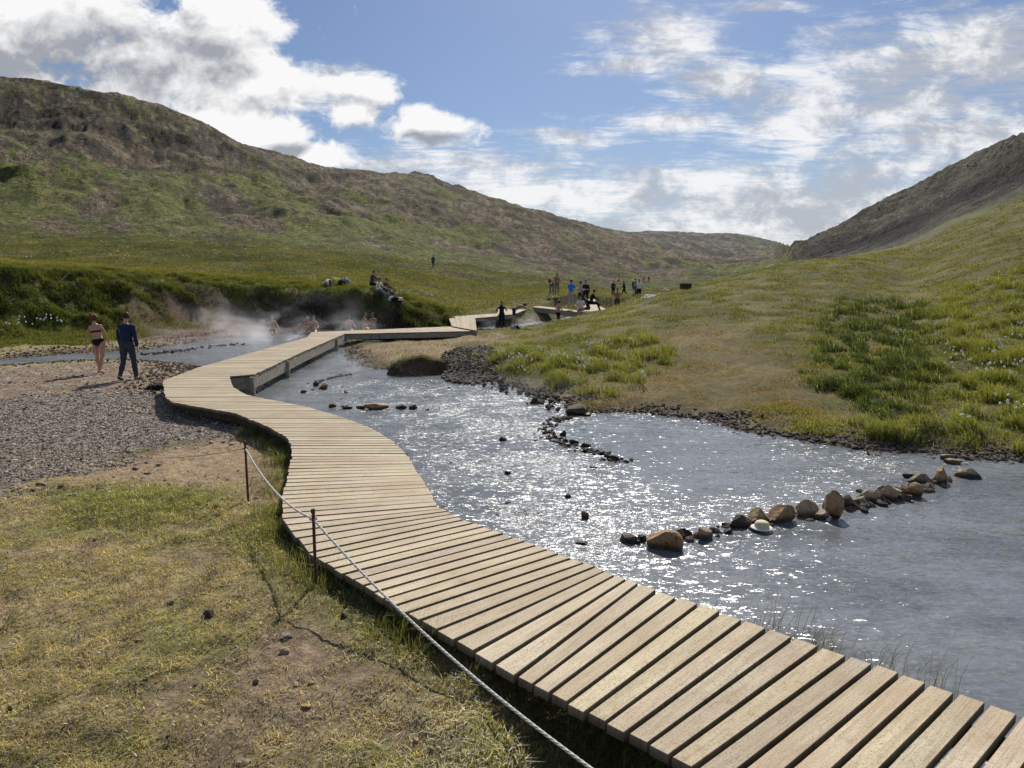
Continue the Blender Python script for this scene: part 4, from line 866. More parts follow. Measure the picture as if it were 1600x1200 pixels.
for nm, c in dict(black_cloth=(.012, .012, .014), navy=(.016, .026, .07), steel=(.13, .2, .34), charcoal=(.045, .052, .07), blue=(.03, .2, .6), red=(.35, .04, .03), orange=(.6, .13, .03), tan_cloth=(.3, .24, .16), grey_cloth=(.32, .33, .36),
     dark_grey=(.06, .06, .065), jeans=(.1, .14, .22), khaki=(.2, .18, .13), brown_cloth=(.09, .06, .045), yellow=(.6, .55, .15), pinkish=(.4, .2, .17), teal=(.03, .12, .13)).items(): M[nm] = simple(nm, c, .85, .22, 25, .006)
def skin_mat(nm, c):
    m, nt = newmat(nm); g = G(nt); tc = g.n('ShaderNodeTexCoord').outputs['Object']; n = g.noise(tc, 14, 4, .6)
    b = g.pri(g.mix(g.ramp(n, .3, .7), tuple(v * .85 for v in c), tuple(v * 1.1 for v in c)), .55, g.bump(n, .002), spec=.35); b.inputs['Subsurface Weight'].default_value = .08; b.inputs['Subsurface Radius'].default_value = (.02, .008, .004); g.out(b.outputs[0]); return m
M['skin'] = skin_mat('skin_light', (.52, .29, .19)); M['skin2'] = skin_mat('skin_tanned', (.36, .19, .11)); M['skin3'] = skin_mat('skin_dark', (.16, .085, .055))
M['hair_brown'] = simple('brown_hair', (.05, .027, .015), .6, .4, 90, .004); M['hair_dark'] = simple('dark_hair', (.018, .012, .01), .6, .3, 90, .004); M['hair_blond'] = simple('auburn_hair', (.12, .055, .026), .6, .4, 90, .004); M['hair_grey'] = simple('grey_hair', (.3, .28, .26), .6, .3, 90, .004)
lump('clothes_pile', 243, 609, 26, 12, ['black_cloth', 'black_cloth'], 'black clothes and shoes dropped beside the boardwalk corner', 'clothes', 5, parts=('jacket', 'shoes'))
lump('clothes_pile', 525, 446, 42, 16, ['white_cloth', 'dark_grey', 'yellow', 'black_cloth', 'grey_cloth'], 'heap of white, yellow and dark clothes on the grassy bank top', 'clothes', 15, parts=('towel', 'jacket', 'shirt', 'bag', 'trousers'))
lump('bag_pile', 618, 470, 24, 9, ['white_cloth', 'black_cloth', 'white_cloth'], 'white towel with a black bag on the bank below the seated trio', 'bags', 25, parts=('towel', 'bag'))
lump('bag_pile', 809, 515, 22, 10, ['grey_cloth', 'black_cloth', 'white_cloth'], 'grey and white bag heap at the water below the stooping man', 'bags', 35, parts=('bag',))
lump('bag_pile', 757, 516, 22, 5, ['dark_grey', 'black_cloth'], 'flat dark bags on the ground beside the far boardwalk step', 'bags', 45, parts=('bag',))
lump('clothes_pile', 1040, 444, 10, 6, ['white_cloth', 'white_cloth'], 'white bundle lying on the far valley floor', 'clothes', 55, parts=('towel',), Y=95)
lump('clothes_pile', 980, 440, 22, 4, ['white_cloth', 'dark_grey', 'white_cloth'], 'scattered pale towels on the far grass above the group', 'clothes', 65, parts=('towel',), Y=85)
lump('towel', 583, 533, 24, 3, ['white_cloth'], 'crumpled white towel lying on the worn ground by the boardwalk', 'towel', 75, parts=('cloth',))
# ---------------------------------------------------------------- people
def rotx(v, a): c, s = math.cos(a), math.sin(a); return Vector((v.x, v.y * c - v.z * s, v.y * s + v.z * c))
def roty(v, a): c, s = math.cos(a), math.sin(a); return Vector((v.x * c + v.z * s, v.y, -v.x * s + v.z * c))
POSES = {
 'stand': dict(), 'stand2': dict(hip=(6, -4), knee=(4, 8), sh=((8, 8), (-6, 10)), el=(15, 20)),
 'walk': dict(hip=(24, -16), knee=(8, 30), sh=((-22, 10), (24, 10)), el=(14, 26), lean=4),
 'walk_b': dict(hip=(-4, 9), knee=(26, 4), sh=((10, 11), (-8, 11)), el=(14, 12), lean=2),
 'hips': dict(sh=((-12, 42), (-12, 42)), el=(85, 85), elin=1),
 'bend': dict(lean=62, hip=(-4, 8), knee=(10, 12), sh=((60, 5), (75, 8)), el=(10, 15)),
 'sit': dict(hip=(88, 84), knee=(72, 68), sh=((42, 6), (40, 8)), el=(40, 42), lean=14),
 'sit_out': dict(hip=(84, 90), knee=(24, 40), sh=((38, 6), (36, 8)), el=(36, 30), lean=16),
 'arms': dict(sh=((70, 14), (55, 10)), el=(40, 60), lean=6), 'point': dict(sh=((78, 20), (10, 10)), el=(10, 30)),
 'fold': dict(sh=((30, 6), (30, 6)), el=(95, 95), elin=1), 'soak': dict(hip=(75, 75), knee=(60, 60), sh=((30, 12), (25, 14)), el=(50, 40), lean=4),
 'lean': dict(hip=(40, 30), knee=(30, 30), lean=38, sh=((40, 30), (70, 10)), el=(10, 10)),
 'bride': dict(hip=(14, -10), knee=(4, 22), sh=((-10, 16), (8, 18)), el=(22, 12), lean=2, side=-8, head=(14, 0)),
}
def body_parts(pose, female=False):
    q = dict(hip=(0, 0), knee=(0, 0), sh=((2, 9), (2, 9)), el=(10, 10), lean=0, side=0, head=(0, 0), elin=0); q.update(POSES[pose])
    B = {}; lean = -R(q['lean']); sd = R(q['side'])
    T = lambda v: roty(rotx(Vector(v), lean), sd)
    pel = Vector((0, 0, 0)); J = {'pel': pel}
    J['waist'] = T((0, 0, .17)); J['chest'] = T((0, .0, .36)); J['neck'] = T((0, -.01, .52)); 
    hd = -R(q['head'][0]); J['head0'] = J['neck'] + T((0, .015, .09)); J['head'] = J['head0'] + rotx(T((0, .02, .10)), hd); J['top'] = J['head0'] + rotx(T((0, .02, .2)), hd)
    hw = .095 if female else .09; sw = .165 if female else .19
    for i, s in ((0, -1), (1, 1)):
        hp_ = Vector((s * hw, 0, -.02)); a = R(q['hip'][i]); th = roty(rotx(Vector((0, 0, -.43)), a), -s * R(2.5)); kn = hp_ + th
        sh_ = roty(rotx(Vector((0, 0, -.42)), a - R(q['knee'][i])), -s * R(1)); an = kn + sh_; 
        fa = a - R(q['knee'][i]); ft = an + rotx(Vector((s * .03, .15, -.035)), fa * .7)
        hl = an + rotx(Vector((0, -.05, -.045)), fa * .7)
        J[f'hip{i}'], J[f'knee{i}'], J[f'ank{i}'], J[f'toe{i}'], J[f'heel{i}'] = hp_, kn, an, ft, hl
        so = T((s * sw, -.005, .465)); fl, ab = q['sh'][i]
        up = roty(rotx(Vector((0, 0, -.29)), R(fl) + lean * 0), -s * R(ab)); elb = so + up
        fd = rotx(Vector((0, 0, -.25)), R(fl + q['el'][i])); fd = roty(fd, (s * R(60) if q['elin'] else -s * R(ab * .6))); wr = elb + fd
        J[f'sho{i}'], J[f'elb{i}'], J[f'wri{i}'] = so, elb, wr; J[f'hand{i}'] = wr + fd.normalized() * .09 + Vector((0, .004, 0)); J[f'tip{i}'] = wr + fd.normalized() * .175
    return J, T
def build_person(name, label, px, py, height, pose, face, outfit, hair='hair_dark', skin='skin', female=False, fine=.02, sink=0.0, Y=None, group='visitors at the hot stream', hairlen=0, z=None, cat='person', onz=False):
    """face: heading in degrees, 0 = looks away from the camera, 90 = looks right, 180 = toward the camera"""
    J, T = body_parts(pose, female); sc = height / 1.75; bm = bmesh.new(); f = 1.0
    def loft(pts, rad, seg=12): tube(bm, pts, rad, seg)
    k = .92 if female else 1.0
    # torso
    secs = [(-.09, .085, .075), (-.03, .155, .1), (.03, (.175 if female else .16), .115), (.1, (.15 if female else .15), .1), (.18, .125 * k + .005, .088), (.27, .145 * k, .1), (.36, .165 * k, .115), (.43, .172 * k, .105), (.475, .155 * k, .085), (.51, .1, .07), (.545, .065, .06)]
    tp = []; 
    for zz, rx, ry in secs: tp.append((T((0, 0, zz)), rx, ry))
    rings = []; xa = T((1, 0, 0)); ya = T((0, 1, 0))
    for c_, rx, ry in tp: rings.append([bm.verts.new(c_ + xa * (rx * math.cos(t)) + ya * (ry * math.sin(t))) for t in [2 * math.pi * i / 16 for i in range(16)]])
    for i in range(len(rings) - 1):
        for j in range(16): bm.faces.new((rings[i][j], rings[i][(j + 1) % 16], rings[i + 1][(j + 1) % 16], rings[i + 1][j]))
    bm.faces.new(rings[0][::-1]); bm.faces.new(rings[-1])
    loft([J['neck'] - (J['head0'] - J['neck']) * .4, J['neck'], J['head0'], J['head']], [.065, .056 * k, .052 * k, .05])
    up = (J['top'] - J['head0']).normalized(); fw = up.cross(Vector((-1, 0, 0))).normalized(); fw = fw if fw.y > -.5 else -fw
    def ell(c_, r, axes, s=2):
        mm = Matrix((axes[0] * r[0], axes[1] * r[1], axes[2] * r[2])).transposed().to_4x4(); mm.translation = c_
        bmesh.ops.create_icosphere(bm, subdivisions=s, radius=1, matrix=mm)
    AX = (Vector((1, 0, 0)), fw, up); hc_ = J['head']
    ell(hc_ + up * .022, (.076, .095, .1), AX, 3); ell(hc_ - up * .05 + fw * .022, (.055, .068, .06), AX)      # skull, jaw
    ell(hc_ + fw * .098 - up * .018, (.011, .016, .022), AX); ell(hc_ + fw * .088 - up * .058, (.024, .01, .01), AX)  # nose, mouth
    ell(hc_ + fw * .086 + up * .014, (.05, .012, .01), AX)                                                          # brow
    for s in (-1, 1): ell(hc_ + Vector((s * .077, 0, 0)) - up * .012, (.01, .018, .03), AX)                         # ears
    for i, s in ((0, -1), (1, 1)):
        h, kn, an, toe, heel = (J[f'{n}{i}'] for n in ('hip', 'knee', 'ank', 'toe', 'heel'))
        mid_ = h.lerp(kn, .45); c1 = kn.lerp(an, .3); c1 = c1 + (c1 - kn).cross(Vector((1, 0, 0))).normalized() * .012 * (1)
        loft([h + Vector((-s * .01, 0, .06)), h, mid_, kn.lerp(h, .08), kn, c1, kn.lerp(an, .62), an, an.lerp(heel, .3)], [.07, .092 * (1.04 if female else 1), .078, .056, .053, .058, .045, .035, .033])
        loft([heel, an.lerp(heel, .6) + (toe - heel) * .1, heel.lerp(toe, .55) + Vector((0, 0, .015)), toe, toe + (toe - heel).normalized() * .045], [(.03, .024), (.035, .04), (.042, .032), (.046, .018), (.03, .012)])
        so, el_, wr, ha, ti = (J[f'{n}{i}'] for n in ('sho', 'elb', 'wri', 'hand', 'tip')); a_ = .9 if female else 1.05
        loft([so + Vector((-s * .07, 0, .012)), so + Vector((-s * .015, 0, -.004)), so.lerp(el_, .35), so.lerp(el_, .85), el_, el_.lerp(wr, .3), wr.lerp(el_, .12), wr], [.04 * a_, .05 * a_, .046 * a_, .038 * a_, .036 * a_, .038 * a_, .026, .024])
        d = (ti - wr).normalized(); sd = Vector((0, 1, 0)); sd = (sd - d * sd.dot(d)).normalized(); pn = d.cross(sd)
        loft([wr, wr + d * .03, wr + d * .075, wr + d * .095], [(.024, .018), (.034, .016), (.04, .014), (.037, .011)]) if abs(d.z) > 1 else ell(wr + d * .052, (.016, .04, .056), (pn, sd, d))
        if fine < .012:
            for fi, (o_, ln) in enumerate(((-.028, .058), (-.010, .072), (.010, .078), (.028, .07))):
                b0 = wr + d * .085 + sd * o_; cv = pn * (-s)
                loft([b0, b0 + d * ln * .4 + cv * .006, b0 + d * ln * .75 + cv * .018, b0 + d * ln * .98 + cv * .032], [.0095, .0088, .0078, .0065], 6)
            b0 = wr + d * .03 + sd * .03; loft([b0, b0 + sd * .022 + d * .025, b0 + sd * .03 + d * .055], [.012, .0105, .008], 6)
        else: ell(wr + d * .12, (.012, .032, .05), (pn, sd, d))
    me = bpy.data.meshes.new('tmp'); bm.to_mesh(me); bm.free(); tmp = bpy.data.objects.new('tmp', me); C.objects.link(tmp)
    md = tmp.modifiers.new('r', 'REMESH'); md.mode = 'VOXEL'; md.voxel_size = fine * .95
    ms = tmp.modifiers.new('s', 'SMOOTH'); ms.iterations = 3 if fine > .012 else 4; ms.factor = .5
    bpy.context.view_layer.update(); dg = bpy.context.evaluated_depsgraph_get(); body = bpy.data.meshes.new_from_object(tmp.evaluated_get(dg)); bpy.data.objects.remove(tmp)
    nv = len(body.vertices); co = np.zeros(nv * 3, np.float32); body.vertices.foreach_get('co', co); co = co.reshape(-1, 3).astype(float)
    no = np.zeros(nv * 3, np.float32); body.vertices.foreach_get('normal', no); no = no.reshape(-1, 3)
    # nearest bone
    bones = [('torso', 'pel', 'neck'), ('head', 'head0', 'top')] + [(n, a + str(i), b + str(i)) for i in (0, 1) for n, a, b in (('thigh', 'hip', 'knee'), ('shin', 'knee', 'ank'), ('foot', 'heel', 'toe'), ('uarm', 'sho', 'elb'), ('farm', 'elb', 'wri'), ('hand', 'wri', 'tip'))]
    rb = dict(torso=.13, head=.09, thigh=.085, shin=.05, foot=.03, uarm=.045, farm=.035, hand=.03)
    bd = np.full(nv, 1e9); bi = np.zeros(nv, int); bt = np.zeros(nv)
    for idx, (n, a, b) in enumerate(bones):
        A = np.array(J[a]); D = np.array(J[b]) - A; t = np.clip(((co - A) @ D) / (D @ D), 0, 1); dd = np.linalg.norm(co - A - t[:, None] * D, axis=1) - rb[n]
        m = dd < bd; bd[m] = dd[m]; bi[m] = idx; bt[m] = t[m]
    names = np.array([b[0] for b in bones])[bi]
    nf = len(body.polygons); lv = np.zeros(len(body.loops), np.int32); body.loops.foreach_get('vertex_index', lv); fq = lv.reshape(-1, 4) if len(lv) == nf * 4 else None
    lowest = co[:, 2].min()
    Tn = np.array([T((1, 0, 0)), T((0, 1, 0)), T((0, 0, 1))])      # torso axes
    tl = co @ Tn.T                                                # torso-local coordinates
    hd_ = (co - np.array(hc_)) @ np.array([AX[0][:], AX[1][:], AX[2][:]]).T
    # placement
    pt = P(px, py, z) if z is not None else (hit(px, py) if Y is None else None)
    if pt is None: q_ = PD(px, py, Y); hz_ = float(H(q_[0], q_[1])); pt = (q_[0], q_[1], q_[2] if onz else min(max(q_[2], hz_ - .05), hz_ + .3))
    root = empty('person', (pt[0], pt[1], pt[2] - sink), -R(face)); tag(root, label, cat, group)
    off = np.array([0, 0, -lowest]); cs2 = (co + off) * sc
    body.vertices.foreach_set('co', cs2.astype(np.float32).ravel()); body.polygons.foreach_set('use_smooth', [True] * nf); body.update()
    body.materials.clear(); body.materials.append(M[skin]); link('body', body, None, root)
    def shell(pname, mname, sel, infl, fold=0.0):
        keep = sel[fq].all(1)
        if keep.sum() < 4: return
        q = fq[keep]; used = np.unique(q); mp = np.full(nv, -1); mp[used] = np.arange(len(used))
        w = fbm(co[used, 0] * 11 + co[used, 1] * 8, co[used, 2] * 13 + co[used, 0] * 6, 4, 120) * fold * 1.4
        v = (co[used] + no[used] * (infl + w)[:, None] + off) * sc if np.ndim(w) else (co[used] + no[used] * infl + off) * sc
        me2 = np_mesh(pname, v, mp[q].ravel(), np.full(len(q), 4), None, True); link(pname, me2, M[mname], root)
    isb = lambda *n: np.isin(names, n)
    zt_ = tl[:, 2]
    for item in outfit:
        kind_, mname = item[0], item[1]
        if kind_ in ('shirt', 'tshirt', 'vest'):
            sel = isb('torso') & (zt_ > -.03)
            if kind_ == 'shirt': sel |= isb('uarm') | (isb('farm') & (bt < .93))
            if kind_ == 'tshirt': sel |= isb('uarm') & (bt < .7)
            sel |= isb('torso') & (zt_ > .4); shell('shirt', mname, sel & ~(isb('torso') & (zt_ > .53)), .012, .01)
        elif kind_ == 'trousers': shell('trousers', mname, (isb('torso') & (zt_ < .08)) | isb('thigh') | (isb('shin') & (bt < .97)), .013, .014)
        elif kind_ == 'shorts': shell('shorts', mname, (isb('torso') & (zt_ < .08)) | (isb('thigh') & (bt < .75)), .014, .01)
        elif kind_ == 'skirt': shell('dress', mname, (isb('torso')) | isb('thigh') | (isb('shin') & (bt < .8)), .02, .02)
        elif kind_ == 'shoes':
            for s in (-1, 1): shell('shoe', mname, isb('foot') & (co[:, 0] * s > 0), .009)
        elif kind_ == 'bikini':
            shell('swim_top', mname, isb('torso') & (zt_ > .285) & (zt_ < .345), .006); 
            hgt = zt_ + .0; shell('swim_bottom', mname, ((isb('torso') & (zt_ < .095)) | isb('thigh')) & (hgt < .095 - .0) & (hgt > -.11 + np.clip((np.abs(co[:, 0]) - .05) * 1.15, 0, 1)), .006)
            for s in (-1, 1): pass
        elif kind_ == 'panel': shell('side_panel', mname, (isb('torso') & (zt_ > -.03) & (zt_ < .4) & (tl[:, 0] < -.105) & (tl[:, 1] < .03)), .019, .01)
        elif kind_ == 'cap': shell('cap', mname, isb('head') & (hd_[:, 2] > .05), .014)
    hs = isb('head') & ((hd_[:, 2] > .062) | ((hd_[:, 1] < .035) & (hd_[:, 2] > (-.045 if hairlen == 0 else -.1))))
    shell('hair', hair, hs, .009 if hairlen == 0 else .022, .01 if hairlen == 0 else .03)
    if hairlen >= 1:
        bm = bmesh.new(); b = np.array(hc_); b0 = Vector(hc_) + Vector((0, 0, float(off[2]))); 
        if hairlen == 1:                                        # loose bun at the nape
            me3 = rock_mesh(3, (.052, .045, .06), 0, 2, 0, .12); o3 = link('bun', me3, M[hair], root); o3.location = (b0 - fw * .085 - up * .02) * sc; bm.free()
        else:
            tube(bm, [b0 - fw * .06 + up * .03, b0 - fw * .09 - up * .08, b0 - fw * .1 - up * .2, b0 - fw * .095 - up * .3], [.05, .07, .06, .025], 8)
            o3 = bm_obj('long_hair', bm, M[hair], root); o3.scale = (sc, sc, sc)
    return root
w = build_person('person', 'woman in a black bikini with hair tied up walking away barefoot', 158, 583, 1.70, 'bride', -6, [('bikini', 'black_cloth')], 'hair_blond', 'skin', True, .009, hairlen=1, group='couple walking away over the gravel')
# straps of the bikini back
m_ = build_person('person', 'man in a navy and blue long sleeved top and grey trousers walking away', 203, 594, 1.80, 'walk_b', 2, [('shirt', 'navy'), ('panel', 'steel'), ('trousers', 'charcoal'), ('shoes', 'dark_grey')], 'hair_brown', 'skin', False, .009, group='couple walking away over the gravel')
bp = build_person
# seated trio on the bank
bp('p', 'dark clothed person seated highest of the trio on the grassy bank', 581, 457, 1.8, 'sit', 110, [('shirt', 'dark_grey'), ('trousers', 'black_cloth')])
bp('p', 'person in a white shirt and jeans sitting on the edge of the grassy bank', 590, 464, 1.8, 'sit_out', 120, [('tshirt', 'white_cloth'), ('trousers', 'jeans'), ('shoes', 'dark_grey')])
bp('p', 'person in dark clothes with outstretched legs right of the white shirt', 600, 463, 1.75, 'sit_out', 105, [('shirt', 'brown_cloth'), ('trousers', 'dark_grey')])
bp('p', 'lone hiker in a teal jacket far off on the left meadow', 677, 418, 1.75, 'stand2', 170, [('shirt', 'teal'), ('trousers', 'dark_grey')], fine=.03)
# bathers in the steaming pool
bt_ = 'bathers in the steaming pool'
bp('p', 'pale bather sitting chest deep in thick steam left of all', 426, 523, 1.75, 'soak', 150, [('shorts', 'black_cloth')], z=WZ, sink=.35, group=bt_)
bp('p', 'bather leaning over with an outstretched arm in the steam', 461, 522, 1.75, 'lean', 70, [('shorts', 'black_cloth')], z=WZ, sink=.75, skin='skin2', group=bt_)
bp('p', 'bather with wet fair hair just left of the boardwalk landing', 482, 521, 1.7, 'soak', 190, [], z=WZ, sink=.45, hair='hair_grey', group=bt_)
bp('p', 'bald looking bather close beside the boardwalk landing', 491, 521, 1.75, 'soak', 170, [], z=WZ, sink=.42, hair='hair_blond', group=bt_)
bp('p', 'dark haired bather alone behind the thin boardwalk', 546, 520, 1.75, 'soak', 150, [], z=WZ, sink=.42, group=bt_)
bp('p', 'pale bather facing sideways in the pair behind the thin boardwalk', 569, 520, 1.8, 'soak', 100, [], z=WZ, sink=.32, group=bt_)
bp('p', 'right hand bather of the pair behind the thin boardwalk with reddish shoulders', 584, 520, 1.8, 'soak', 200, [], z=WZ, sink=.32, skin='skin2', group=bt_)
# around the far platforms
fg = 'visitors around the far platforms'
bp('p', 'person in a long black outfit with hands on hips beside the water', 784, 514, 1.62, 'hips', 160, [('skirt', 'black_cloth'), ('shirt', 'black_cloth')], female=True, hairlen=2, group=fg, Y=41, onz=True)
bp('p', 'man in a white shirt stooping over bags at the water', 803, 508, 1.8, 'bend', 95, [('tshirt', 'tan_cloth'), ('shorts', 'navy')], group=fg, Y=43, onz=True)
bp('p', 'bare chested man in dark shorts wading in the far pool', 872, 506, 1.75, 'walk', 60, [('shorts', 'black_cloth')], sink=.2, group=fg, skin='skin', Y=45, onz=True)
bp('p', 'man in a bright blue shirt and pale trousers standing', 892, 480, 1.85, 'fold', 30, [('tshirt', 'blue'), ('trousers', 'grey_cloth'), ('shoes', 'dark_grey')], hair='hair_brown', group=fg, Y=47, onz=True)
bp('p', 'man in a grey T shirt and black shorts with crossed arms', 906, 481, 1.82, 'fold', 80, [('tshirt', 'grey_cloth'), ('shorts', 'black_cloth')], group=fg, Y=48, onz=True)
bp('p', 'person all in black close behind the grey T shirt', 915, 479, 1.85, 'stand2', 200, [('shirt', 'black_cloth'), ('trousers', 'black_cloth')], group=fg, Y=49, onz=True)
bp('p', 'person in a cream vest standing on the slope above the group', 912, 454, 1.8, 'hips', 150, [('vest', 'tan_cloth'), ('trousers', 'dark_grey')], group=fg, Y=66)
bp('p', 'person in beige standing behind the stooping red one', 870, 460, 1.85, 'stand', 180, [('vest', 'tan_cloth'), ('trousers', 'khaki')], group=fg, Y=61, skin='skin2')
bp('p', 'person in a red top bending down on the grass', 862, 460, 1.75, 'bend', 200, [('tshirt', 'red'), ('trousers', 'jeans')], group=fg, Y=60)
bp('p', 'person in a white shirt sitting on the far platform edge', 908, 497, 1.8, 'sit', 200, [('tshirt', 'white_cloth'), ('shorts', 'grey_cloth')], group=fg, Y=43, onz=True)
bp('p', 'person in a black shirt sitting beside the white shirt', 919, 495, 1.8, 'sit', 250, [('tshirt', 'black_cloth'), ('shorts', 'dark_grey')], group=fg, Y=44, onz=True)
bp('p', 'person in black crouched with spread arms on the platform', 923, 486, 1.8, 'sit', 90, [('shirt', 'black_cloth'), ('trousers', 'black_cloth')], group=fg, Y=44, onz=True)
bp('p', 'bare chested man with brown shorts facing the camera in the far stream', 964, 488, 1.75, 'fold', 180, [('shorts', 'brown_cloth')], skin='skin2', group=fg, Y=50, onz=True)
bp('p', 'hiker with a dark backpack standing by the far rail of planks', 958, 463, 1.75, 'stand2', 20, [('shirt', 'dark_grey'), ('trousers', 'black_cloth')], group=fg, Y=78, onz=True)
bp('p', 'person in black striding left on the far planks', 975, 464, 1.8, 'walk', -80, [('shirt', 'black_cloth'), ('trousers', 'black_cloth')], group=fg, Y=76, onz=True)
bp('p', 'person in a dark top and white trousers on the far planks', 989, 466, 1.7, 'stand2', 100, [('shirt', 'black_cloth'), ('trousers', 'white_cloth')], group=fg, Y=72, female=True, hairlen=2, onz=True)
bp('p', 'tall person in a white shirt with dark trousers rightmost on the far planks', 998, 470, 1.85, 'stand', 160, [('tshirt', 'white_cloth'), ('shorts', 'black_cloth')], group=fg, Y=60, onz=True)
bp('p', 'person in a grey top partly behind the tall white shirt', 993, 463, 1.8, 'walk_b', -60, [('shirt', 'grey_cloth'), ('trousers', 'dark_grey')], group=fg, Y=70, onz=True)
bp('p', 'person in an orange top sitting on the far meadow', 966, 437, 1.9, 'sit', 140, [('shirt', 'orange'), ('shorts', 'white_cloth')], group=fg, fine=.03, Y=125)
bp('p', 'person in pale orange sitting far up the valley', 1005, 440, 1.9, 'sit', 160, [('shirt', 'pinkish')], group=fg, fine=.03, Y=130)
bp('p', 'person in tan sitting rightmost far up the valley', 1014, 440, 1.9, 'sit', 200, [('shirt', 'orange'), ('shorts', 'white_cloth')], group=fg, fine=.03, Y=130)
# ---------------------------------------------------------------- wooden box on the far slope
p = hit(1071, 452); s = p[1] / F; bx = empty('wooden_crate', p); tag(bx, 'brown wooden box hut standing on the far slope edge', 'crate'); M['brownwood'] = simple('brown_planks', (.09, .05, .035), .8, .3, 3, .01)
bm = bmesh.new(); bmesh.ops.create_cube(bm, size=1, matrix=Matrix.Translation((0, 0, 4 * s)) @ Matrix.Diagonal((15 * s, 14 * s, 8 * s, 1))); bmesh.ops.bevel(bm, geom=bm.edges[:], offset=.02, segments=1, affect='EDGES'); bm_obj('wall', bm, M['brownwood'], bx, smooth=False)
bm = bmesh.new(); bmesh.ops.create_cube(bm, size=1, matrix=Matrix.Translation((0, 0, 8.4 * s)) @ Matrix.Diagonal((17 * s, 16 * s, .7 * s, 1))); bm_obj('roof', bm, M['brownwood'], bx, smooth=False)
# ---------------------------------------------------------------- turf mound by the water
p = P(652, 588, WZ); me = rock_mesh(77, (1.0, .7, .52), 3, 4, .1, .09)
M['turf'] = simple('dark_turf', (.085, .055, .032), .95, .5, 9, .04)
o = link('turf_mound', me, M['turf']); o.location = (p[0], p[1] + .6, WZ + .02); tag(o, 'rounded grass topped turf mound with a dark hollow front at the water', 'mound')
co = np.array([v.co[:] for v in me.vertices]); k = RNG.integers(0, len(co), 6000); q = co[k] + RNG.normal(0, .03, (6000, 3)); q = q[(q[:, 2] > .33) | ((q[:, 2] > .12) & (q[:, 0] < -.5))]
gm_ = blades('grass', q[:, 0], q[:, 1], RNG.uniform(.04, .1, len(q)), np.full(len(q), .012), gcol(len(q), (.13, .14, .035), (.07, .09, .02), RNG.uniform(0, 1, len(q))), z=q[:, 2], parent=o, lean=.6)
# ---------------------------------------------------------------- cotton grass
M['cotton'] = simple('cotton_tuft', (.95, .94, .88), .9, .03, 60); M['stem'] = simple('green_stem', (.12, .16, .05), .8, .2, 30)
def cotton_proto(seed, heads, hgt, hs):
    r = random.Random(seed); out = []
    for _ in range(heads):
        b1 = bmesh.new(); b2 = bmesh.new()
        x_, y_ = r.gauss(0, .07), r.gauss(0, .07); h_ = hgt * r.uniform(.7, 1.15); tx, ty = x_ + r.gauss(0, .05), y_ + r.gauss(0, .05)
        tube(b1, [(x_, y_, -.02), ((x_ + tx) / 2, (y_ + ty) / 2, h_ * .6), (tx, ty, h_)], .0035, 4)
        for j in range(4):
            m4 = Matrix.Translation((tx + r.gauss(0, hs * .25), ty + r.gauss(0, hs * .25), h_ - hs * .35 * j)) @ Matrix.Rotation(r.uniform(0, 3), 4, 'X') @ Matrix.Diagonal((hs * r.uniform(.6, .9), hs * .6, hs * r.uniform(.7, 1.1), 1))
            bmesh.ops.create_icosphere(b2, subdivisions=1, radius=1, matrix=m4)
        a = bpy.data.meshes.new('stem'); b1.to_mesh(a); b1.free(); c_ = bpy.data.meshes.new('tuft'); b2.to_mesh(c_); b2.free(); a.materials.append(M['stem']); c_.materials.append(M['cotton']); out.append((a, c_))
    return out
protos = [cotton_proto(i, 2 + i % 3, .36, .027) for i in range(5)]
def cotton(px, py, sc_, i, label, group):
    p = hit(px, py)
    t = empty('cotton_flower_plant', p, i * 1.3); t.scale = (sc_,) * 3; tag(t, label, 'cotton grass', group); 
    for a, b in protos[i % 5]: link('tuft', b, None, link('stem', a, None, t))
ci = 0
CG = [('white cotton grass in the long green tussocks on the right bank', 'cotton grass on the right bank', [(1478,560),(1488,590),(1492,566),(1540,562),(1548,568),(1556,560),(1562,552),(1585,540),(1586,528),(1592,520),(1537,588),(1546,592),(1531,598),(1585,588),(1592,584),(1598,578),(1564,590),(1498,573),(1513,580),(1477,553),(1392,530),(1400,535),(1410,530),(1420,546),(1460,520),(1575,605)], 1.0),
 ('white cotton grass above the dark clump on the middle bank', 'cotton grass on the middle bank', [(800,572),(806,569),(812,573),(822,573),(828,580),(858,570),(866,572),(872,568),(880,572),(885,576),(900,573),(908,578),(914,582),(921,580),(913,592),(816,593),(925,551),(932,555),(936,550),(942,547),(951,548),(918,549),(942,577),(968,562),(845,560),(1002,605)], 1.0),
 ('scattered white cotton grass heads on the upper right slope', 'cotton grass on the upper right slope', [(1565,434),(1567,440),(1454,455),(1405,468),(1182,500),(1586,487),(1560,640),(1578,655),(1518,680),(1582,660)], 1.0),
 ('white cotton grass patch beside the seated trio on the bank', 'cotton grass beside the seated trio', [(605+i*3.1 + (i%3), 458 + (i*7)%9 + i*.12, ) for i in range(26)] + [(665+i*6, 466+i*1.3) for i in range(7)], 1.15),
 ('pale cotton grass on the low terrace of the far left bank', 'cotton grass on the left terrace', [(68,512),(72,509),(78,513),(84,511),(100,516),(20,520),(30,512),(38,518)], 1.3),
 ('single cotton grass heads dotting the left meadow', 'cotton grass dotting the left meadow', [(45,414),(175,408),(188,402),(195,413),(290,408),(365,405),(370,408),(340,405),(410,412),(450,410),(500,415),(540,414),(600,422),(635,420),(650,424),(700,428),(720,430)], 1.8)]
for lb, gp_, pts, s_ in CG:
    for px, py in pts: cotton(px, py, s_, ci, lb, gp_); ci += 1
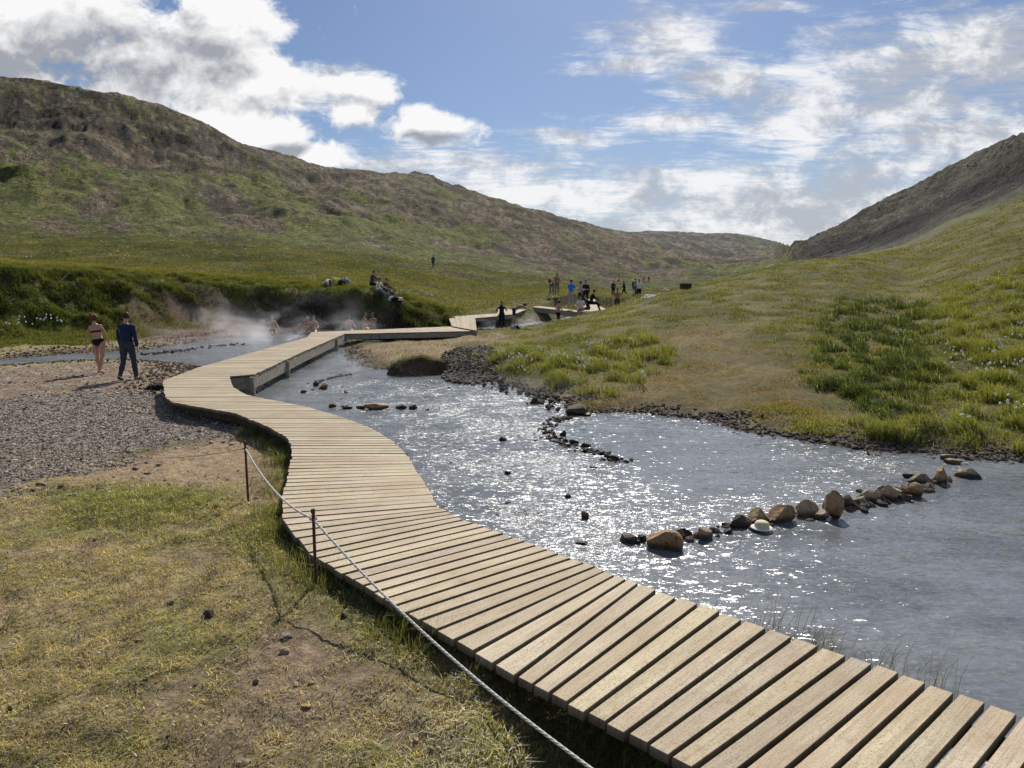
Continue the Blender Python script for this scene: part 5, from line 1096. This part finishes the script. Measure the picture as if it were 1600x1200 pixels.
# ---------------------------------------------------------------- steam
def steam_mat(name, dens, sc_, lo, hi, zh):
    m, nt = newmat(name); g = G(nt); tc = g.n('ShaderNodeTexCoord').outputs['Object']
    s_ = g.n('ShaderNodeSeparateXYZ'); g.lk(tc, s_.inputs[0])
    n = g.noise(g.mapping(tc, (1, 1, .55)), sc_, 4, .6, 1.2)
    ex = g.ramp(g.math('ABSOLUTE', s_.outputs[0]), .55, 1.0, 1, 0); ey = g.ramp(g.math('ABSOLUTE', s_.outputs[1]), .5, 1.0, 1, 0); ez = g.ramp(s_.outputs[2], -1.0, 1.0, 1, 0)
    ez2 = g.math('POWER', ez, 1.6)
    th = g.math('SUBTRACT', g.ramp(n, lo, hi), g.math('MULTIPLY', g.math('SUBTRACT', 1.0, ez), .5), clamp=True)
    d = g.math('MULTIPLY', g.math('MULTIPLY', th, ez2), g.math('MULTIPLY', ex, ey)); d = g.math('MULTIPLY', d, dens)
    v = g.n('ShaderNodeVolumeScatter'); v.inputs['Color'].default_value = (.95, .96, 1, 1); v.inputs['Anisotropy'].default_value = .35; g.lk(d, v.inputs['Density']); g.out(None, v.outputs[0]); return m
def steam(c, half, dens, sc_, lo, hi, label, rz=0):
    bm = bmesh.new(); bmesh.ops.create_cube(bm, size=2); me = bpy.data.meshes.new('steam'); bm.to_mesh(me); bm.free()
    m = steam_mat('steam', dens, sc_, lo, hi, half[2]); m.cycles.homogeneous_volume = False
    o = link('steam', me, m); o.location = c; o.scale = half; o.rotation_euler = (0, 0, rz); tag(o, kind='stuff'); o['label'] = label
steam((-11.8, 33.5, .95), (5.5, 6.0, 1.6), .25, 1.9, .49, .68, 'white steam rising from the pool behind the boardwalk')
steam((-4.8, 22.0, -.05), (2.6, 4.2, .55), .22, 2.5, .48, .72, 'thin steam drifting under the boardwalk bridge')
steam((1.4, 17.8, -.15), (3.0, 2.0, .45), .22, 2.4, .45, .7, 'thin steam along the grassy bank corner')
steam((8.2, 12.0, -.2), (2.2, 1.0, .4), .3, 2.4, .45, .7, 'thin steam by the right bank')
steam((-.5, 44.5, .1), (2.8, 2.5, .7), .35, 2.4, .42, .68, 'steam over the far pool')
# ---------------------------------------------------------------- sun and sky
SUN_EL, SUN_AZ = R(42), R(9)              # azimuth: clockwise from the view direction
sd_ = bpy.data.lights.new('sun', 'SUN'); sd_.energy = 5.0; sd_.angle = R(.53); sd_.color = (1, .955, .88); so = bpy.data.objects.new('sun', sd_); C.objects.link(so)
dirv = Vector((math.sin(SUN_AZ) * math.cos(SUN_EL), math.cos(SUN_AZ) * math.cos(SUN_EL), math.sin(SUN_EL))); so.rotation_euler = (-dirv).to_track_quat('-Z', 'Y').to_euler()
wd_ = bpy.data.worlds.new('World'); S.world = wd_; wd_.use_nodes = True; nt = wd_.node_tree; nt.nodes.clear(); g = G(nt)
sky = g.n('ShaderNodeTexSky', sky_type='NISHITA'); sky.sun_disc = False; sky.sun_elevation = SUN_EL; sky.sun_rotation = SUN_AZ; sky.air_density = 1.0; sky.dust_density = .6; sky.ozone_density = 1.6
D = g.n('ShaderNodeTexCoord').outputs['Generated']; sx = g.n('ShaderNodeSeparateXYZ'); g.lk(D, sx.inputs[0])
yy = g.math('MAXIMUM', sx.outputs[1], .05); u_ = g.math('DIVIDE', sx.outputs[0], yy); v_ = g.math('DIVIDE', sx.outputs[2], yy)
uv = g.n('ShaderNodeCombineXYZ'); g.lk(u_, uv.inputs[0]); g.lk(v_, uv.inputs[1]); uvv = uv.outputs[0]
def UVp(px, py): a, y_, w_ = ray(px, py); return a / y_, w_ / y_
def ellipses(lst, du, dv):
    cur = None
    for px, py, rx, ry in lst:
        cu_, cv_ = UVp(px, py); a = g.math('DIVIDE', g.math('SUBTRACT', g.math('ADD', u_, du), cu_), rx / F); b = g.math('DIVIDE', g.math('SUBTRACT', g.math('ADD', v_, dv), cv_), ry / F)
        e = g.math('SUBTRACT', 1.0, g.math('SQRT', g.math('ADD', g.math('MULTIPLY', a, a), g.math('MULTIPLY', b, b))))
        cur = e if cur is None else g.math('SMOOTH_MAX', cur, e, .25)
    return cur
CUM = [(40,50,300,120),(230,110,240,110),(340,50,120,85),(400,130,110,50),(330,200,120,50),(440,218,66,42),(505,242,64,30),(545,180,52,34),(592,142,44,26),(670,194,84,36),(560,130,70,20)]
def puff(off):
    m_ = g.mapping(uvv, (1, 1.3, 1), (0, 0, 0), off)
    nz = g.noise(m_, 7.5, 10, .6, .3); nb = g.noise(m_, 24, 7, .62, .4)
    return g.math('ADD', g.math('MULTIPLY', g.math('SUBTRACT', nz, .5), 2.3), g.math('MULTIPLY', g.math('SUBTRACT', nb, .5), 1.2))
el = ellipses(CUM, 0.0, 0.0); elc = g.math('MINIMUM', el, .9); pf = puff((3.1, 1.7, 0)); dens = g.math('ADD', elc, pf)
cov = g.ramp(dens, .0, .42)
pf2 = puff((3.1, 1.7 + .022 * 1.3, 0)); el2 = ellipses(CUM, .0, .022)
emb = g.math('SUBTRACT', g.math('ADD', pf2, el2), g.math('ADD', pf, el))          # density rises toward the top edge: shaded side
belly = ellipses([(60,105,270,75),(230,85,120,55),(345,118,60,22),(455,232,40,12),(670,212,60,12),(300,30,30,20)], 0.0, 0.0)
shade = g.math('ADD', g.ramp(g.math('ADD', belly, g.math('MULTIPLY', pf, .45)), -.45, .7, 0, .8), g.math('MULTIPLY', emb, 1.3), clamp=True)
ccol = g.mix(shade, (1.0, 1.0, 1.0), (.38, .4, .45))
# streaky high cloud, laid on a plane overhead so it foreshortens to the horizon
zz_ = g.math('ADD', g.math('MAXIMUM', sx.outputs[2], .0), .09); pu = g.math('DIVIDE', sx.outputs[0], zz_); pv = g.math('DIVIDE', sx.outputs[1], zz_)
pc = g.n('ShaderNodeCombineXYZ'); g.lk(pu, pc.inputs[0]); g.lk(pv, pc.inputs[1])
c1 = g.noise(g.mapping(pc.outputs[0], (1, 1.35, 1), (0, 0, -.25), (1.3, .4, 0)), 1.6, 10, .66, .35); c2 = g.noise(g.mapping(pc.outputs[0], (1.0, 2.4, 1), (0, 0, -.15), (0, 7.2, 0)), 4.2, 8, .7, .6)
c3 = g.noise(g.mapping(uvv, (1, 1.8, 1), (0, 0, .18), (5, 2, 0)), 11, 10, .66, .25)
CIR = [(1540,90,300,130),(1440,190,320,140),(1280,190,160,80),(1340,285,130,50),(1050,60,110,60),(1120,130,120,40),(980,100,100,20),(1060,190,150,26),(900,215,90,18),(1250,150,150,60),(1200,10,100,10),(700,260,300,40),(850,300,420,45),(1200,320,260,60),(1100,280,300,30),(480,140,120,40),(330,290,200,60),(1400,330,300,60),(560,280,150,40)]
ec = ellipses(CIR, 0.0, 0.0)
cd = g.math('ADD', g.math('ADD', g.math('MULTIPLY', ec, .9), g.math('MULTIPLY', g.math('SUBTRACT', c1, .5), 1.9)), g.math('MULTIPLY', g.math('SUBTRACT', c2, .5), 2.2))
low = g.ramp(v_, .16, .02, 0, .7)
cd = g.math('ADD', cd, g.math('MULTIPLY', g.math('SUBTRACT', c3, .5), .9))
ccov = g.math('MULTIPLY', g.ramp(g.math('ADD', cd, low), -.15, .9), .94)
# skies beyond the frame carry loose cloud as well
outm = g.math('MAXIMUM', g.ramp(g.math('ABSOLUTE', u_), .8, 1.1), g.math('MAXIMUM', g.ramp(sx.outputs[1], .4, .1), g.ramp(v_, .45, .7)))
oc = g.math('MULTIPLY', g.ramp(c1, .45, .7), g.math('MULTIPLY', outm, .7)); ccov = g.math('MAXIMUM', ccov, oc)
cov = g.math('MULTIPLY', cov, g.ramp(sx.outputs[1], .15, .3))
skyc = g.n('ShaderNodeVectorMath', operation='MULTIPLY'); g.lk(sky.outputs[0], skyc.inputs[0]); skyc.inputs[1].default_value = (.055, .063, .076)
hz = g.mix(g.ramp(v_, .0, .25, .35, 0), skyc.outputs[0], (.45, .54, .66))
rbel = g.ramp(ellipses([(1530,90,200,60),(1560,160,160,50),(1420,290,160,40),(1330,170,60,20)], 0.0, 0.0), -.5, .5, 0, .07)
cirs = g.mix(g.ramp(g.math('SUBTRACT', c3, rbel), .38, .6), (.5, .53, .59), (.98, .98, .99))
col = g.mix(ccov, hz, cirs); col = g.mix(cov, col, ccol)
bg = g.n('ShaderNodeBackground'); g.lk(col, bg.inputs[0]); bg.inputs[1].default_value = .95; wo = g.n('ShaderNodeOutputWorld'); g.lk(bg.outputs[0], wo.inputs[0])
# ---------------------------------------------------------------- render settings
S.view_settings.view_transform = 'Standard'; S.view_settings.look = 'None'; S.view_settings.exposure = 0
S.cycles.use_denoising = True; S.cycles.max_bounces = 6; S.cycles.diffuse_bounces = 2; S.cycles.glossy_bounces = 3; S.cycles.transmission_bounces = 3; S.cycles.volume_bounces = 1; S.cycles.transparent_max_bounces = 6
S.cycles.volume_step_rate = 2.0; S.cycles.volume_max_steps = 64; S.cycles.sample_clamp_indirect = 4; S.cycles.sample_clamp_direct = 7
try: S.cycles.denoiser = 'OPENIMAGEDENOISE'; S.cycles.denoising_prefilter = 'ACCURATE'
except Exception: pass
